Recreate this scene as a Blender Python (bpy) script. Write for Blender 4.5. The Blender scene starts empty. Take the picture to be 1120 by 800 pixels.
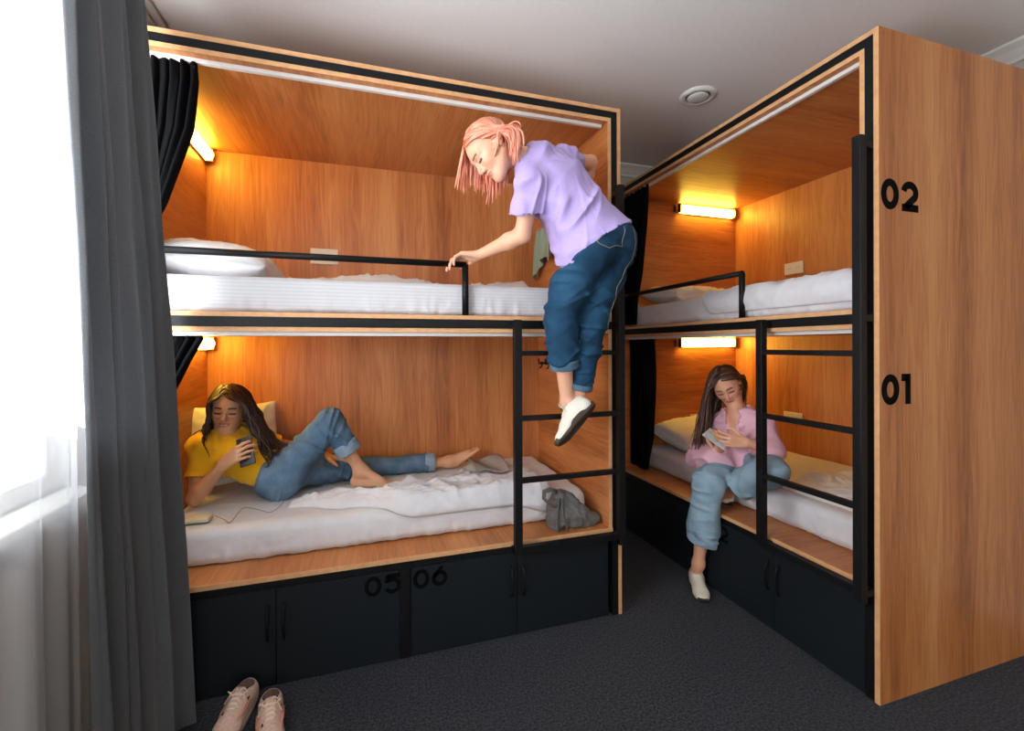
import bpy, bmesh, math, random
import numpy as np
from mathutils import Vector, Matrix
random.seed(4)
SC = bpy.context.scene
COL = SC.collection
PI = math.pi

# ------------------------------------------------------------------ helpers
def tag(o, label=None, cat=None, group=None, kind=None):
    if label: o['label'] = label
    if cat: o['category'] = cat
    if group: o['group'] = group
    if kind: o['kind'] = kind
    return o

def empty(name, loc=(0, 0, 0), mat=None):
    o = bpy.data.objects.new(name, None)
    COL.objects.link(o)
    o.empty_display_size = .1
    o.matrix_world = (mat or Matrix.Identity(4)) @ Matrix.Translation(Vector(loc))
    return o

def link(name, me, material=None, parent=None, mat=None, smooth=False):
    """link a mesh as one object; vertices are in the frame of `parent` (or of mat)"""
    o = bpy.data.objects.new(name, me)
    COL.objects.link(o)
    if material is not None:
        for m in (material if isinstance(material, (list, tuple)) else [material]):
            me.materials.append(m)
    if parent is not None:
        o.parent = parent
    elif mat is not None:
        o.matrix_world = mat
    if smooth:
        me.polygons.foreach_set('use_smooth', [True] * len(me.polygons))
    return o

def me_from(name, V, F, smooth=False):
    me = bpy.data.meshes.new(name)
    V = np.asarray(V, dtype=np.float32)
    F = np.asarray(F, dtype=np.int32)
    n = F.shape[1]
    me.vertices.add(len(V)); me.vertices.foreach_set('co', V.ravel())
    me.loops.add(F.size); me.loops.foreach_set('vertex_index', F.ravel())
    me.polygons.add(len(F)); me.polygons.foreach_set('loop_start', np.arange(len(F), dtype=np.int32) * n)
    me.update(calc_edges=True)
    me.validate()
    if smooth:
        me.polygons.foreach_set('use_smooth', np.ones(len(F), dtype=bool))
    return me

class MB:
    """collects shapes into one bmesh"""
    def __init__(s): s.bm = bmesh.new()
    def box(s, x0, x1, y0, y1, z0, z1, bevel=0):
        r = bmesh.ops.create_cube(s.bm, size=1)
        vs = r['verts']
        for v in vs:
            v.co = Vector(((x0 + x1) / 2 + v.co.x * (x1 - x0), (y0 + y1) / 2 + v.co.y * (y1 - y0), (z0 + z1) / 2 + v.co.z * (z1 - z0)))
        if bevel > 0:
            es = list({e for v in vs for e in v.link_edges})
            bmesh.ops.bevel(s.bm, geom=es, offset=bevel, segments=2, affect='EDGES', profile=.5)
        return s
    def tube(s, pts, r, seg=12, cap=True, flat=1.0, up0=None):
        pts = [Vector(p) for p in pts]
        n = len(pts); rings = []
        up = Vector(up0) if up0 is not None else None
        for i, p in enumerate(pts):
            d = (pts[min(i + 1, n - 1)] - pts[max(i - 1, 0)]).normalized()
            if up is None:
                up = d.orthogonal().normalized()
            up = (up - d * up.dot(d))
            up = up.normalized() if up.length > 1e-6 else d.orthogonal().normalized()
            sd = d.cross(up)
            rr = r[i] if isinstance(r, (list, tuple)) else r
            rings.append([s.bm.verts.new(p + up * math.cos(2 * PI * k / seg) * rr + sd * math.sin(2 * PI * k / seg) * rr * flat) for k in range(seg)])
        for a, b in zip(rings, rings[1:]):
            for k in range(seg):
                f = s.bm.faces.new((a[k], a[(k + 1) % seg], b[(k + 1) % seg], b[k])); f.smooth = True
        if cap:
            s.bm.faces.new(list(reversed(rings[0]))); s.bm.faces.new(rings[-1])
        return s
    def cyl(s, c, axis, r, h, seg=32, r2=None, bevel=0):
        a = Vector(axis).normalized(); c = Vector(c)
        return s.tube([c - a * h / 2, c + a * h / 2], [r, r if r2 is None else r2], seg)
    def lathe(s, prof, c=(0, 0, 0), axis='z', seg=48):
        rings = []
        for (r, z) in prof:
            ring = []
            for k in range(seg):
                a = 2 * PI * k / seg
                ring.append(s.bm.verts.new(Vector(c) + Vector((r * math.cos(a), r * math.sin(a), z))))
            rings.append(ring)
        for a, b in zip(rings, rings[1:]):
            for k in range(seg):
                f = s.bm.faces.new((a[k], a[(k + 1) % seg], b[(k + 1) % seg], b[k])); f.smooth = True
        return s
    def prism(s, poly, z0, z1, M=None):
        """poly: 2-D outline; extruded z0..z1; M maps (x,y,z)"""
        M = M or Matrix.Identity(4)
        a = [s.bm.verts.new(M @ Vector((x, y, z0))) for x, y in poly]
        b = [s.bm.verts.new(M @ Vector((x, y, z1))) for x, y in poly]
        s.bm.faces.new(list(reversed(a))); s.bm.faces.new(b)
        n = len(poly)
        for k in range(n):
            s.bm.faces.new((a[k], a[(k + 1) % n], b[(k + 1) % n], b[k]))
        return s
    def build(s, name, material, parent=None, mat=None):
        bmesh.ops.recalc_face_normals(s.bm, faces=s.bm.faces)
        me = bpy.data.meshes.new(name)
        s.bm.to_mesh(me); s.bm.free()
        return link(name, me, material, parent, mat)

# ------------------------------------------------------------------ noise (numpy, deterministic)
_prm = np.random.RandomState(7).permutation(256).astype(np.int64)
_prm = np.concatenate([_prm, _prm, _prm])
_grd = np.random.RandomState(8).normal(size=(256, 3)); _grd /= np.linalg.norm(_grd, axis=1)[:, None]
def gnoise(P):
    P = np.asarray(P, dtype=np.float64)
    I = np.floor(P).astype(np.int64); F = P - I; I &= 255
    U = F * F * F * (F * (F * 6 - 15) + 10)
    out = 0
    for dx in (0, 1):
        for dy in (0, 1):
            for dz in (0, 1):
                g = _grd[_prm[_prm[_prm[I[:, 0] + dx] + I[:, 1] + dy] + I[:, 2] + dz]]
                d = (g * (F - (dx, dy, dz))).sum(1)
                w = (U[:, 0] if dx else 1 - U[:, 0]) * (U[:, 1] if dy else 1 - U[:, 1]) * (U[:, 2] if dz else 1 - U[:, 2])
                out = out + w * d
    return out * 1.6
def fbm(P, o=3):
    a, s, r = 1., 1., 0
    for i in range(o):
        r = r + a * gnoise(P * s + i * 17.3); a *= .5; s *= 2.03
    return r
def ridged(P, o=2):
    a, s, r = 1., 1., 0
    for i in range(o):
        r = r + a * (1 - np.minimum(1, np.abs(gnoise(P * s + i * 31.7)) * 2.2)) ** 2; a *= .5; s *= 2.1
    return r

# ------------------------------------------------------------------ signed distance bodies -> surface
def V3(*a): return np.array(a[0] if len(a) == 1 else a, dtype=np.float64)
def nrm(v): v = V3(v); return v / (np.linalg.norm(v) + 1e-12)
def rc(a, b, r1, r2, k=.02): return ('rc', V3(a), V3(b), r1, r2, k)
def sp(c, r, k=.02): return ('rc', V3(c), V3(c) + (0, 0, 1e-4), r, r, k)
def ec(a, b, w, ra, rb, k=.03): return ('ec', V3(a), V3(b), nrm(w), ra, rb, k)
def el(c, r, R=None, k=.02): return ('el', V3(c), V3(r), np.eye(3) if R is None else np.asarray(R), None, k)
def bx(c, hs, R=None, rad=.02, k=.01): return ('bx', V3(c), V3(hs), np.eye(3) if R is None else np.asarray(R), rad, k)
def pdist(p, P):
    t = p[0]
    if t == 'rc':
        _, a, b, r1, r2, k = p
        ba = b - a; L = ba @ ba
        h = np.clip(((P - a) @ ba) / L, 0, 1)
        return np.linalg.norm(P - a - h[:, None] * ba, axis=1) - (r1 + (r2 - r1) * h)
    if t == 'ec':
        _, a, b, w, ra, rb, k = p
        ba = b - a; L = ba @ ba
        h = np.clip(((P - a) @ ba) / L, 0, 1)
        Q = P - a - h[:, None] * ba
        ax = ba / math.sqrt(L); n = np.cross(ax, w); n /= np.linalg.norm(n); ww = np.cross(n, ax)
        rw = ra[0] + (rb[0] - ra[0]) * h; rn = ra[1] + (rb[1] - ra[1]) * h
        qa = Q @ ax; qw = Q @ ww; qn = Q @ n
        rm = np.minimum(rw, rn)
        k0 = np.sqrt((qw / rw) ** 2 + (qn / rn) ** 2 + (qa / rm) ** 2) + 1e-9
        k1 = np.sqrt((qw / rw ** 2) ** 2 + (qn / rn ** 2) ** 2 + (qa / rm ** 2) ** 2) + 1e-9
        return k0 * (k0 - 1) / k1
    if t == 'el':
        _, c, r, R, _, k = p
        Q = (P - c) @ R
        k0 = np.linalg.norm(Q / r, axis=1) + 1e-9; k1 = np.linalg.norm(Q / r ** 2, axis=1) + 1e-9
        return k0 * (k0 - 1) / k1
    if t == 'bx':
        _, c, hs, R, rad, k = p
        Q = np.abs((P - c) @ R) - (hs - rad)
        return np.linalg.norm(np.maximum(Q, 0), axis=1) + np.minimum(Q.max(1), 0) - rad
    if t == 'pl':
        return (P - p[1]) @ p[2]
def pl(o, n): return ('pl', V3(o), nrm(n), 0, 0, 0)
def pbox(p):
    t = p[0]
    if t == 'rc': r = max(p[3], p[4]); q = np.array([p[1], p[2]])
    elif t == 'ec': r = max(*p[4], *p[5]); q = np.array([p[1], p[2]])
    elif t == 'el': r = max(p[2]); q = np.array([p[1]])
    else: r = np.linalg.norm(p[2]); q = np.array([p[1]])
    return q.min(0) - r, q.max(0) + r
def smin(a, b, k):
    if k <= 0: return np.minimum(a, b)
    h = np.maximum(k - np.abs(a - b), 0) / k
    return np.minimum(a, b) - h * h * k * .25
def smax(a, b, k): return -smin(-a, -b, k)

def surface(groups, subs=(), cell=.003, smooth_it=2, n=8, gk=.012, project=True):
    """groups: list of dict(p=[prims], cut=[planes], k=blend to the rest) -> V, F"""
    los, his = zip(*[pbox(p) for g in groups for p in g['p']])
    lo = np.min(los, 0) - .02; hi = np.max(his, 0) + .02
    B = cell * n
    nb = np.ceil((hi - lo) / B).astype(int)
    gi = np.stack(np.meshgrid(*[np.arange(m) for m in nb], indexing='ij'), -1).reshape(-1, 3)
    cen = lo + (gi + .5) * B
    hd = B * .87
    BIG = 1.0
    def evalf(P, idx=None, masks=None, npb=1):
        """full evaluation; masks[(g,i)] = block mask"""
        D = None
        for gidx, g in enumerate(groups):
            d = np.full(len(P), BIG)
            for i, p in enumerate(g['p']):
                if masks is None:
                    dp = pdist(p, P); d = smin(d, dp, p[-1]) if i else dp
                else:
                    m = masks[(gidx, i)]
                    if not m.any(): continue
                    mm = np.repeat(m, npb)
                    d[mm] = smin(d[mm], pdist(p, P[mm]), p[-1])
            for c in g.get('cut', ()):
                d = smax(d, pdist(c, P), .004)
            for c in g.get('sub', ()):
                d = smax(d, -pdist(c, P), c[-1])
            D = d if D is None else smin(D, d, g.get('k', gk))
        for s in subs:
            D = smax(D, -pdist(s, P), s[-1])
        return D
    # pick active blocks in two passes (coarse eval in chunks)
    act = []
    for c0 in range(0, len(cen), 120000):
        d = evalf(cen[c0:c0 + 120000])
        act.append(np.nonzero(np.abs(d) < hd * 1.45 + .006)[0] + c0)
    act = np.concatenate(act)
    gi = gi[act]; cen = cen[act]
    masks = {}
    for gidx, g in enumerate(groups):
        for i, p in enumerate(g['p']):
            masks[(gidx, i)] = pdist(p, cen) < p[-1] * 1.2 + hd * 1.6 + .012
    m1 = n + 1
    lg = np.stack(np.meshgrid(*[np.arange(m1)] * 3, indexing='ij'), -1).reshape(-1, 3)
    D = np.empty((len(gi), m1 ** 3))
    CH = 1200
    for c0 in range(0, len(gi), CH):
        g_ = gi[c0:c0 + CH]
        P = (lo + (g_[:, None, :] * n + lg[None]) * cell).reshape(-1, 3)
        mk = {k: v[c0:c0 + CH] for k, v in masks.items()}
        D[c0:c0 + CH] = evalf(P, masks=mk, npb=m1 ** 3).reshape(len(g_), -1)
    D = D.reshape(-1, m1, m1, m1)
    S = D < 0
    NX, NY, NZ = (nb * n + 2)
    def gid(I): return ((I[..., 0] + 1) * (NY + 2) + I[..., 1] + 1) * (NZ + 2) + I[..., 2] + 1
    # cells
    cs = [(a, b, c) for a in (0, 1) for b in (0, 1) for c in (0, 1)]
    cnt = sum(S[:, a:a + n, b:b + n, c:c + n].astype(np.int8) for a, b, c in cs)
    bi, ci, cj, ck = np.nonzero((cnt > 0) & (cnt < 8))
    vals = np.stack([D[bi, ci + a, cj + b, ck + c] for a, b, c in cs], 1)
    off = np.array(cs, dtype=float)
    edges = [(i, j) for i in range(8) for j in range(i + 1, 8) if np.abs(off[i] - off[j]).sum() == 1]
    acc = np.zeros((len(bi), 3)); num = np.zeros(len(bi))
    for i, j in edges:
        a, b = vals[:, i], vals[:, j]
        m = (a < 0) != (b < 0)
        t = np.where(m, a / np.where(m, a - b, 1), 0)
        acc += m[:, None] * (off[i] + t[:, None] * (off[j] - off[i])); num += m
    cellI = gi[bi] * n + np.stack([ci, cj, ck], 1)
    V = lo + (cellI + acc / num[:, None]) * cell
    ids = gid(cellI)
    order = np.argsort(ids); sid = ids[order]; V = V[order]
    F = []
    for ax in range(3):
        e = [0, 0, 0]; e[ax] = 1
        A = S[:, :n, :n, :n]; Bq = S[:, e[0]:e[0] + n, e[1]:e[1] + n, e[2]:e[2] + n]
        b_, i_, j_, k_ = np.nonzero(A != Bq)
        base = gi[b_] * n + np.stack([i_, j_, k_], 1)
        u = np.zeros(3, int); w = np.zeros(3, int); u[(ax + 1) % 3] = 1; w[(ax + 2) % 3] = 1
        q = np.stack([gid(base - u - w), gid(base - w), gid(base), gid(base - u)], 1)
        pos = np.searchsorted(sid, q); pos = np.minimum(pos, len(sid) - 1)
        ok = (sid[pos] == q).all(1)
        q = pos[ok]
        flip = ~A[b_, i_, j_, k_][ok]
        q[flip] = q[flip][:, ::-1]
        F.append(q)
    F = np.concatenate(F)
    for _ in range(smooth_it):
        V = lap(V, F, .5)
    return V, F

def lap(V, F, w=.5):
    acc = np.zeros_like(V); c = np.zeros(len(V))
    for a, b in ((0, 1), (1, 2), (2, 3), (3, 0)):
        for d in range(3):
            acc[:, d] += np.bincount(F[:, a], V[F[:, b], d], len(V)) + np.bincount(F[:, b], V[F[:, a], d], len(V))
        c += np.bincount(F[:, a], None, len(V)) + np.bincount(F[:, b], None, len(V))
    return V * (1 - w) + w * acc / np.maximum(c, 1)[:, None]
def vnormals(V, F):
    n = np.cross(V[F[:, 2]] - V[F[:, 0]], V[F[:, 3]] - V[F[:, 1]])
    N = np.zeros_like(V)
    for k in range(4):
        for d in range(3): N[:, d] += np.bincount(F[:, k], n[:, d], len(V))
    return N / (np.linalg.norm(N, axis=1)[:, None] + 1e-12)
def displace(V, F, d): return V + vnormals(V, F) * d[:, None]
def add_colour(me, C):
    at = me.color_attributes.new('tint', 'FLOAT_COLOR', 'POINT')
    C = np.concatenate([C, np.ones((len(C), 1))], 1).astype(np.float32)
    at.data.foreach_set('color', C.ravel())

# ------------------------------------------------------------------ materials
def srgb(r, g, b):
    f = lambda c: (c / 255 / 12.92) if c / 255 <= .04045 else ((c / 255 + .055) / 1.055) ** 2.4
    return (f(r), f(g), f(b), 1)
def mat(name, col, rough=.5, metal=0, spec=.5, sheen=0):
    m = bpy.data.materials.new(name); m.use_nodes = True
    b = m.node_tree.nodes['Principled BSDF']
    b.inputs['Base Color'].default_value = col
    b.inputs['Roughness'].default_value = rough
    b.inputs['Metallic'].default_value = metal
    b.inputs['Specular IOR Level'].default_value = spec
    b.inputs['Sheen Weight'].default_value = sheen
    return m
def N(m, t, **kw):
    n = m.node_tree.nodes.new(t)
    for k, v in kw.items():
        if hasattr(n, k) and not k.startswith('i_'): setattr(n, k, v)
    return n
def L(m, a, b): m.node_tree.links.new(a, b)
def ramp(m, stops):
    n = N(m, 'ShaderNodeValToRGB'); r = n.color_ramp
    while len(r.elements) < len(stops): r.elements.new(.5)
    for e, (p, c) in zip(r.elements, stops): e.position = p; e.color = c
    return n
def noise_node(m, scale_vec, scale=1, detail=4, rough=.55, dist=0, coord='Object', rot=(0, 0, 0)):
    tc = N(m, 'ShaderNodeTexCoord'); mp = N(m, 'ShaderNodeMapping')
    mp.inputs['Scale'].default_value = scale_vec; mp.inputs['Rotation'].default_value = rot
    L(m, tc.outputs[coord], mp.inputs['Vector'])
    nz = N(m, 'ShaderNodeTexNoise'); nz.inputs['Scale'].default_value = scale; nz.inputs['Detail'].default_value = detail
    nz.inputs['Roughness'].default_value = rough; nz.inputs['Distortion'].default_value = dist
    L(m, mp.outputs['Vector'], nz.inputs['Vector'])
    return nz
def bump(m, src, strength=.2, dist=.002):
    b = m.node_tree.nodes['Principled BSDF']
    bp = N(m, 'ShaderNodeBump'); bp.inputs['Strength'].default_value = strength; bp.inputs['Distance'].default_value = dist
    L(m, src, bp.inputs['Height']); L(m, bp.outputs['Normal'], b.inputs['Normal'])
    return bp
def noisy(name, c1, c2, scale, rough=.8, strength=.2, dist=.002, sv=(1, 1, 1), detail=3, lo=.35, hi=.65, sheen=0, spec=.3):
    m = mat(name, c1, rough, 0, spec, sheen)
    nz = noise_node(m, sv, scale, detail)
    r = ramp(m, [(lo, c1), (hi, c2)])
    L(m, nz.outputs['Fac'], r.inputs['Fac']); L(m, r.outputs['Color'], m.node_tree.nodes['Principled BSDF'].inputs['Base Color'])
    if strength: bump(m, nz.outputs['Fac'], strength, dist)
    return m
def wood(name, axis, light=(204, 140, 84), mid=(185, 115, 64), dark=(146, 84, 42), rough=.42):
    """oak laminate, grain along axis"""
    m = mat(name, srgb(*mid), rough, 0, .4)
    def sv(along, across):
        v = [across] * 3; v['xyz'.index(axis)] = along; return v
    plank = noise_node(m, sv(.02, 5.5), 1, 1, .4)                 # broad tone strips
    grain = noise_node(m, sv(1.7, 24), 1, 5, .62, 1.9)            # cathedral grain
    fine = noise_node(m, sv(5, 190), 1, 3, .6)
    a = N(m, 'ShaderNodeMath', operation='MULTIPLY_ADD'); a.inputs[1].default_value = .42
    L(m, plank.outputs['Fac'], a.inputs[0])
    g = N(m, 'ShaderNodeMath', operation='MULTIPLY'); g.inputs[1].default_value = .38
    L(m, grain.outputs['Fac'], g.inputs[0]); L(m, g.outputs[0], a.inputs[2])
    c = N(m, 'ShaderNodeMath', operation='MULTIPLY_ADD'); c.inputs[1].default_value = .2
    L(m, fine.outputs['Fac'], c.inputs[0]); L(m, a.outputs[0], c.inputs[2])
    r = ramp(m, [(.36, srgb(*dark)), (.49, srgb(*mid)), (.62, srgb(*light))])
    L(m, c.outputs[0], r.inputs['Fac'])
    L(m, r.outputs['Color'], m.node_tree.nodes['Principled BSDF'].inputs['Base Color'])
    bump(m, fine.outputs['Fac'], .12, .0008)
    return m
# light levels
LAMP = 38.0
DAY_FILL = (150.0, 10.0, 50.0)  # left window daylight; the last two are fill at the added windows
SUN = 5.0; SUND = (.35, -.6, -.72)
WORLD = 3.2; EXPO = -0.05
# ------------------------------------------------------------------ camera
CH_ = 1.302
yaw, pit, rol = .311, -.0022, -.0042
r0 = Vector((math.cos(yaw), -math.sin(yaw), 0)); f0 = Vector((math.sin(yaw), math.cos(yaw), 0)); u0 = Vector((0, 0, 1))
up_ = u0 * math.cos(pit) - f0 * math.sin(pit); fw_ = f0 * math.cos(pit) + u0 * math.sin(pit)
R_ = r0 * math.cos(rol) + up_ * math.sin(rol); U_ = -r0 * math.sin(rol) + up_ * math.cos(rol)
cam = bpy.data.cameras.new('camera'); co = bpy.data.objects.new('camera', cam); COL.objects.link(co)
cam.sensor_width = 36; cam.lens = 496 / 1120 * 36; cam.shift_y = -19.85 / 1120; cam.clip_start = .05; cam.clip_end = 60
co.matrix_world = Matrix(((R_.x, U_.x, -fw_.x, 0), (R_.y, U_.y, -fw_.y, 0), (R_.z, U_.z, -fw_.z, CH_), (0, 0, 0, 1)))
SC.camera = co

# ------------------------------------------------------------------ materials of the place
M = {}
M['wood_z'] = wood('oak_upright', 'z'); M['wood_x'] = wood('oak_lengthwise', 'x'); M['wood_y'] = wood('oak_crosswise', 'y')
M['edge'] = noisy('oak_edge_band', srgb(214, 164, 116), srgb(203, 150, 104), 30, .5, 0, sv=(1, 1, 1))
M['black'] = noisy('black_powder_coat', srgb(13, 13, 15), srgb(17, 17, 19), 400, .5, .08, .0005, spec=.22)
M['locker'] = noisy('locker_laminate', srgb(14, 20, 25), srgb(16, 23, 28), 160, .6, .08, .0005)
M['num'] = mat('black_vinyl_number', srgb(5, 5, 6), .85, 0, .1)
M['carpet'] = noisy('carpet', srgb(16, 16, 20), srgb(66, 67, 75), 110, .97, 1.0, .006, detail=6, lo=.36, hi=.70, sheen=.05)
M['ceiling'] = noisy('ceiling_paint', srgb(238, 236, 233), srgb(241, 239, 236), 60, .85, .05, .001)
M['wall'] = noisy('wall_paint', srgb(196, 192, 184), srgb(202, 198, 190), 60, .8, .06, .001)
M['white'] = mat('white_plastic', srgb(228, 226, 220), .35)
M['track'] = mat('white_track', srgb(226, 224, 220), .3)
M['socket'] = mat('socket_plastic', srgb(222, 216, 200), .35)
M['hole'] = mat('dark_recess', srgb(25, 24, 24), .8)
M['chrome'] = mat('brushed_steel', srgb(150, 150, 150), .3, 1)
def lamp_mat(name, col, s):
    m = bpy.data.materials.new(name); m.use_nodes = True; nt = m.node_tree; nt.nodes.clear()
    e = nt.nodes.new('ShaderNodeEmission'); o = nt.nodes.new('ShaderNodeOutputMaterial')
    e.inputs[0].default_value = (*col, 1); e.inputs[1].default_value = s; nt.links.new(e.outputs[0], o.inputs[0]); return m
M['glow'] = lamp_mat('lamp_diffuser_glow', (1, .63, .08), LAMP)
def sheet(name, stripes=False, c=(218, 216, 218)):
    m = noisy(name, srgb(*c), srgb(c[0] - 6, c[1] - 6, c[2] - 5), 25, .85, 0, sheen=.15)
    weave = noise_node(m, (1, 1, 1), 90, 3)
    if stripes:
        tc = N(m, 'ShaderNodeTexCoord'); w = N(m, 'ShaderNodeTexWave', wave_type='BANDS', bands_direction='Z')
        w.inputs['Scale'].default_value = 22; w.inputs['Distortion'].default_value = .6; w.inputs['Detail'].default_value = 1
        L(m, tc.outputs['Object'], w.inputs['Vector'])
        r = ramp(m, [(.0, srgb(c[0] - 13, c[1] - 13, c[2] - 12)), (.45, srgb(*c))])
        L(m, w.outputs['Fac'], r.inputs['Fac'])
        L(m, r.outputs['Color'], m.node_tree.nodes['Principled BSDF'].inputs['Base Color'])
    bump(m, weave.outputs['Fac'], .25, .003)
    return m
M['sheet'] = sheet('white_cotton'); M['sheet_striped'] = sheet('white_striped_satin', True, (204, 203, 205)); M['sheet_warm'] = sheet('cream_cotton', c=(230, 226, 218))

# ------------------------------------------------------------------ room shell
X0, X1, Y0, Y1, ZC = -.93, 2.87, -5.0, 3.06, 2.68
def struct(name, mb, m): return tag(mb.build(name, m), kind='structure')
struct('floor', MB().box(X0 - .2, X1 + .2, Y0 - .2, Y1 + .2, -.12, 0), M['carpet'])
struct('ceiling', MB().box(X0 - .2, X1 + .2, Y0 - .2, Y1 + .2, ZC, ZC + .12), M['ceiling'])
struct('wall_back', MB().box(X0 - .2, X1 + .2, Y1, Y1 + .2, 0, ZC), M['wall'])
struct('wall_right', MB().box(X1, X1 + .2, Y0, Y1, 0, ZC), M['wall'])
def wall_with_holes(axis, a, b, s0, s1, holes):
    """solid wall between a..b (thickness) along the other axis s0..s1 with window holes (s,s,z,z)"""
    mb = MB(); cur = s0
    def bxx(s_, e_, z_, y_):
        if axis == 'x': mb.box(a, b, s_, e_, z_, y_)
        else: mb.box(s_, e_, a, b, z_, y_)
    for (h0, h1, z0, z1) in holes:
        bxx(cur, h0, 0, ZC); bxx(h0, h1, 0, z0); bxx(h0, h1, z1, ZC); cur = h1
    bxx(cur, s1, 0, ZC)
    return mb
WL = [(-2.3, -.55, .85, 2.42), (.25, 1.86, .85, 2.42)]  # first opening is added behind the camera to let in fill light
WR = [(-.6, 1.7, .85, 2.42)]  # unseen window added behind the camera for frontal fill
struct('wall_left', wall_with_holes('x', X0 - .2, X0, Y0, Y1, WL), M['wall'])
struct('wall_rear', wall_with_holes('y', Y0 - .2, Y0, X0, X1, WR), M['wall'])
M['glass'] = bpy.data.materials.new('window_glass'); M['glass'].use_nodes = True
_nt = M['glass'].node_tree; _nt.nodes.clear()
_g = _nt.nodes.new('ShaderNodeBsdfGlossy'); _g.inputs['Roughness'].default_value = .02
_t = _nt.nodes.new('ShaderNodeBsdfTransparent'); _mx = _nt.nodes.new('ShaderNodeMixShader'); _mx.inputs[0].default_value = .05
_o = _nt.nodes.new('ShaderNodeOutputMaterial')
_nt.links.new(_t.outputs[0], _mx.inputs[1]); _nt.links.new(_g.outputs[0], _mx.inputs[2]); _nt.links.new(_mx.outputs[0], _o.inputs[0])
def window(n, axis, pos, out, s0, s1, z0, z1):
    f = MB(); w = .055
    def b(mb, sa, sb, za, zb, d0=.03, d1=.09):
        lo_, hi_ = sorted((pos + out * d0, pos + out * d1))
        if axis == 'x': mb.box(lo_, hi_, sa, sb, za, zb, .004)
        else: mb.box(sa, sb, lo_, hi_, za, zb, .004)
    mid = (s0 + s1) / 2
    b(f, s0, s1, z0, z0 + w); b(f, s0, s1, z1 - w, z1); b(f, s0, s0 + w, z0 + w, z1 - w); b(f, s1 - w, s1, z0 + w, z1 - w); b(f, mid - w / 2, mid + w / 2, z0 + w, z1 - w)
    o = tag(f.build('window_%d' % n, M['white']), kind='structure')
    g = MB(); b(g, s0 + w, mid - w / 2, z0 + w, z1 - w, .055, .06); b(g, mid + w / 2, s1 - w, z0 + w, z1 - w, .055, .06)
    g.build('window_pane', M['glass'], o)
    s = MB()
    b(s, s0 - .04, s1 + (.04 if n != 1 else 0), z0 - .03, z0, -.10, .03)
    s.build('window_sill', M['white'], o)
window(1, 'x', X0, -1, *WL[1]); window(2, 'x', X0, -1, *WL[0]); window(3, 'y', Y0, -1, *WR[0])  # second and third are made-up windows that carry the fill
# cornices and baseboards
def cornice(name, a, b, inward):
    a, b, w = Vector(a), Vector(b), Vector(inward)
    prof = [(0, 0), (.075, 0), (.075, -.012), (.06, -.02), (.045, -.03), (.03, -.05), (.018, -.062), (.018, -.078), (0, -.078)]
    mb = MB(); rings = []
    for p in (a, b): rings.append([mb.bm.verts.new(p + w * d + Vector((0, 0, z))) for d, z in prof])
    n = len(prof)
    for k in range(n): mb.bm.faces.new((rings[0][k], rings[0][(k + 1) % n], rings[1][(k + 1) % n], rings[1][k]))
    mb.bm.faces.new(rings[0]); mb.bm.faces.new(rings[1][::-1])
    return struct(name, mb, M['white'])
cornice('trim_1', (X0, Y1, ZC), (X1, Y1, ZC), (0, -1, 0)); cornice('trim_2', (X1, Y0, ZC), (X1, Y1 - .075, ZC), (-1, 0, 0))
cornice('trim_3', (X0, Y0, ZC), (X1 - .075, Y0, ZC), (0, 1, 0))
struct('baseboard_right', MB().box(X1 - .015, X1, Y0, 1.14, 0, .08, .003), M['white'])
struct('baseboard_rear', MB().box(X0, X1 - .015, Y0, Y0 + .015, 0, .08, .003), M['white'])

# ------------------------------------------------------------------ bunk modules
ML = Matrix.Translation((-.895, 1.933, 0))
MR = Matrix.Translation((1.756, 2.961, 0)) @ Matrix.Rotation(-PI / 2, 4, 'Z')
ZT = 2.45; DK = .426; UK = 1.437; IC = 2.382; LC = 1.363

def digit(ch, w, h, t):
    """outline strokes of a geometric bold digit, as list of (polyline, closed)"""
    def arc(cx, cy, rx, ry, a0, a1, n=24): return [(cx + rx * math.cos(math.radians(a0 + (a1 - a0) * i / n)), cy + ry * math.sin(math.radians(a0 + (a1 - a0) * i / n))) for i in range(n + 1)]
    hw, hh = w / 2, h / 2; r = hw - t / 2
    if ch == '0': return [(arc(0, 0, r, hh - t / 2, 0, 360, 48)[:-1], True)]
    if ch == '1': return [([(t * .2, hh), (t * .2, -hh)], False), ([(-hw * .62, hh - t * .5), (t * .2, hh - t * .5)], False)]
    if ch == '2':
        return [(arc(0, hh - t / 2 - r * .9, r, r * .9, 170, -30, 20) + [(-hw + t * .75, -hh + t * .5)], False), ([(-hw + t * .15, -hh + t / 2), (hw, -hh + t / 2)], False)]
    if ch == '5':
        return [([(hw * .85, hh - t / 2), (-hw * .6, hh - t / 2)], False), ([(-hw * .55, hh - t * .3), (-hw * .68, t * .35)], False), (arc(0, -hh + t / 2 + r, r, r, 135, -160, 26), False)]
    if ch == '6':
        return [(arc(0, -hh + t / 2 + r, r, r, 0, 360, 36)[:-1], True), ([(hw * .35, hh), (-r * .93, -hh + t / 2 + r * 1.2)], False)]
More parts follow.
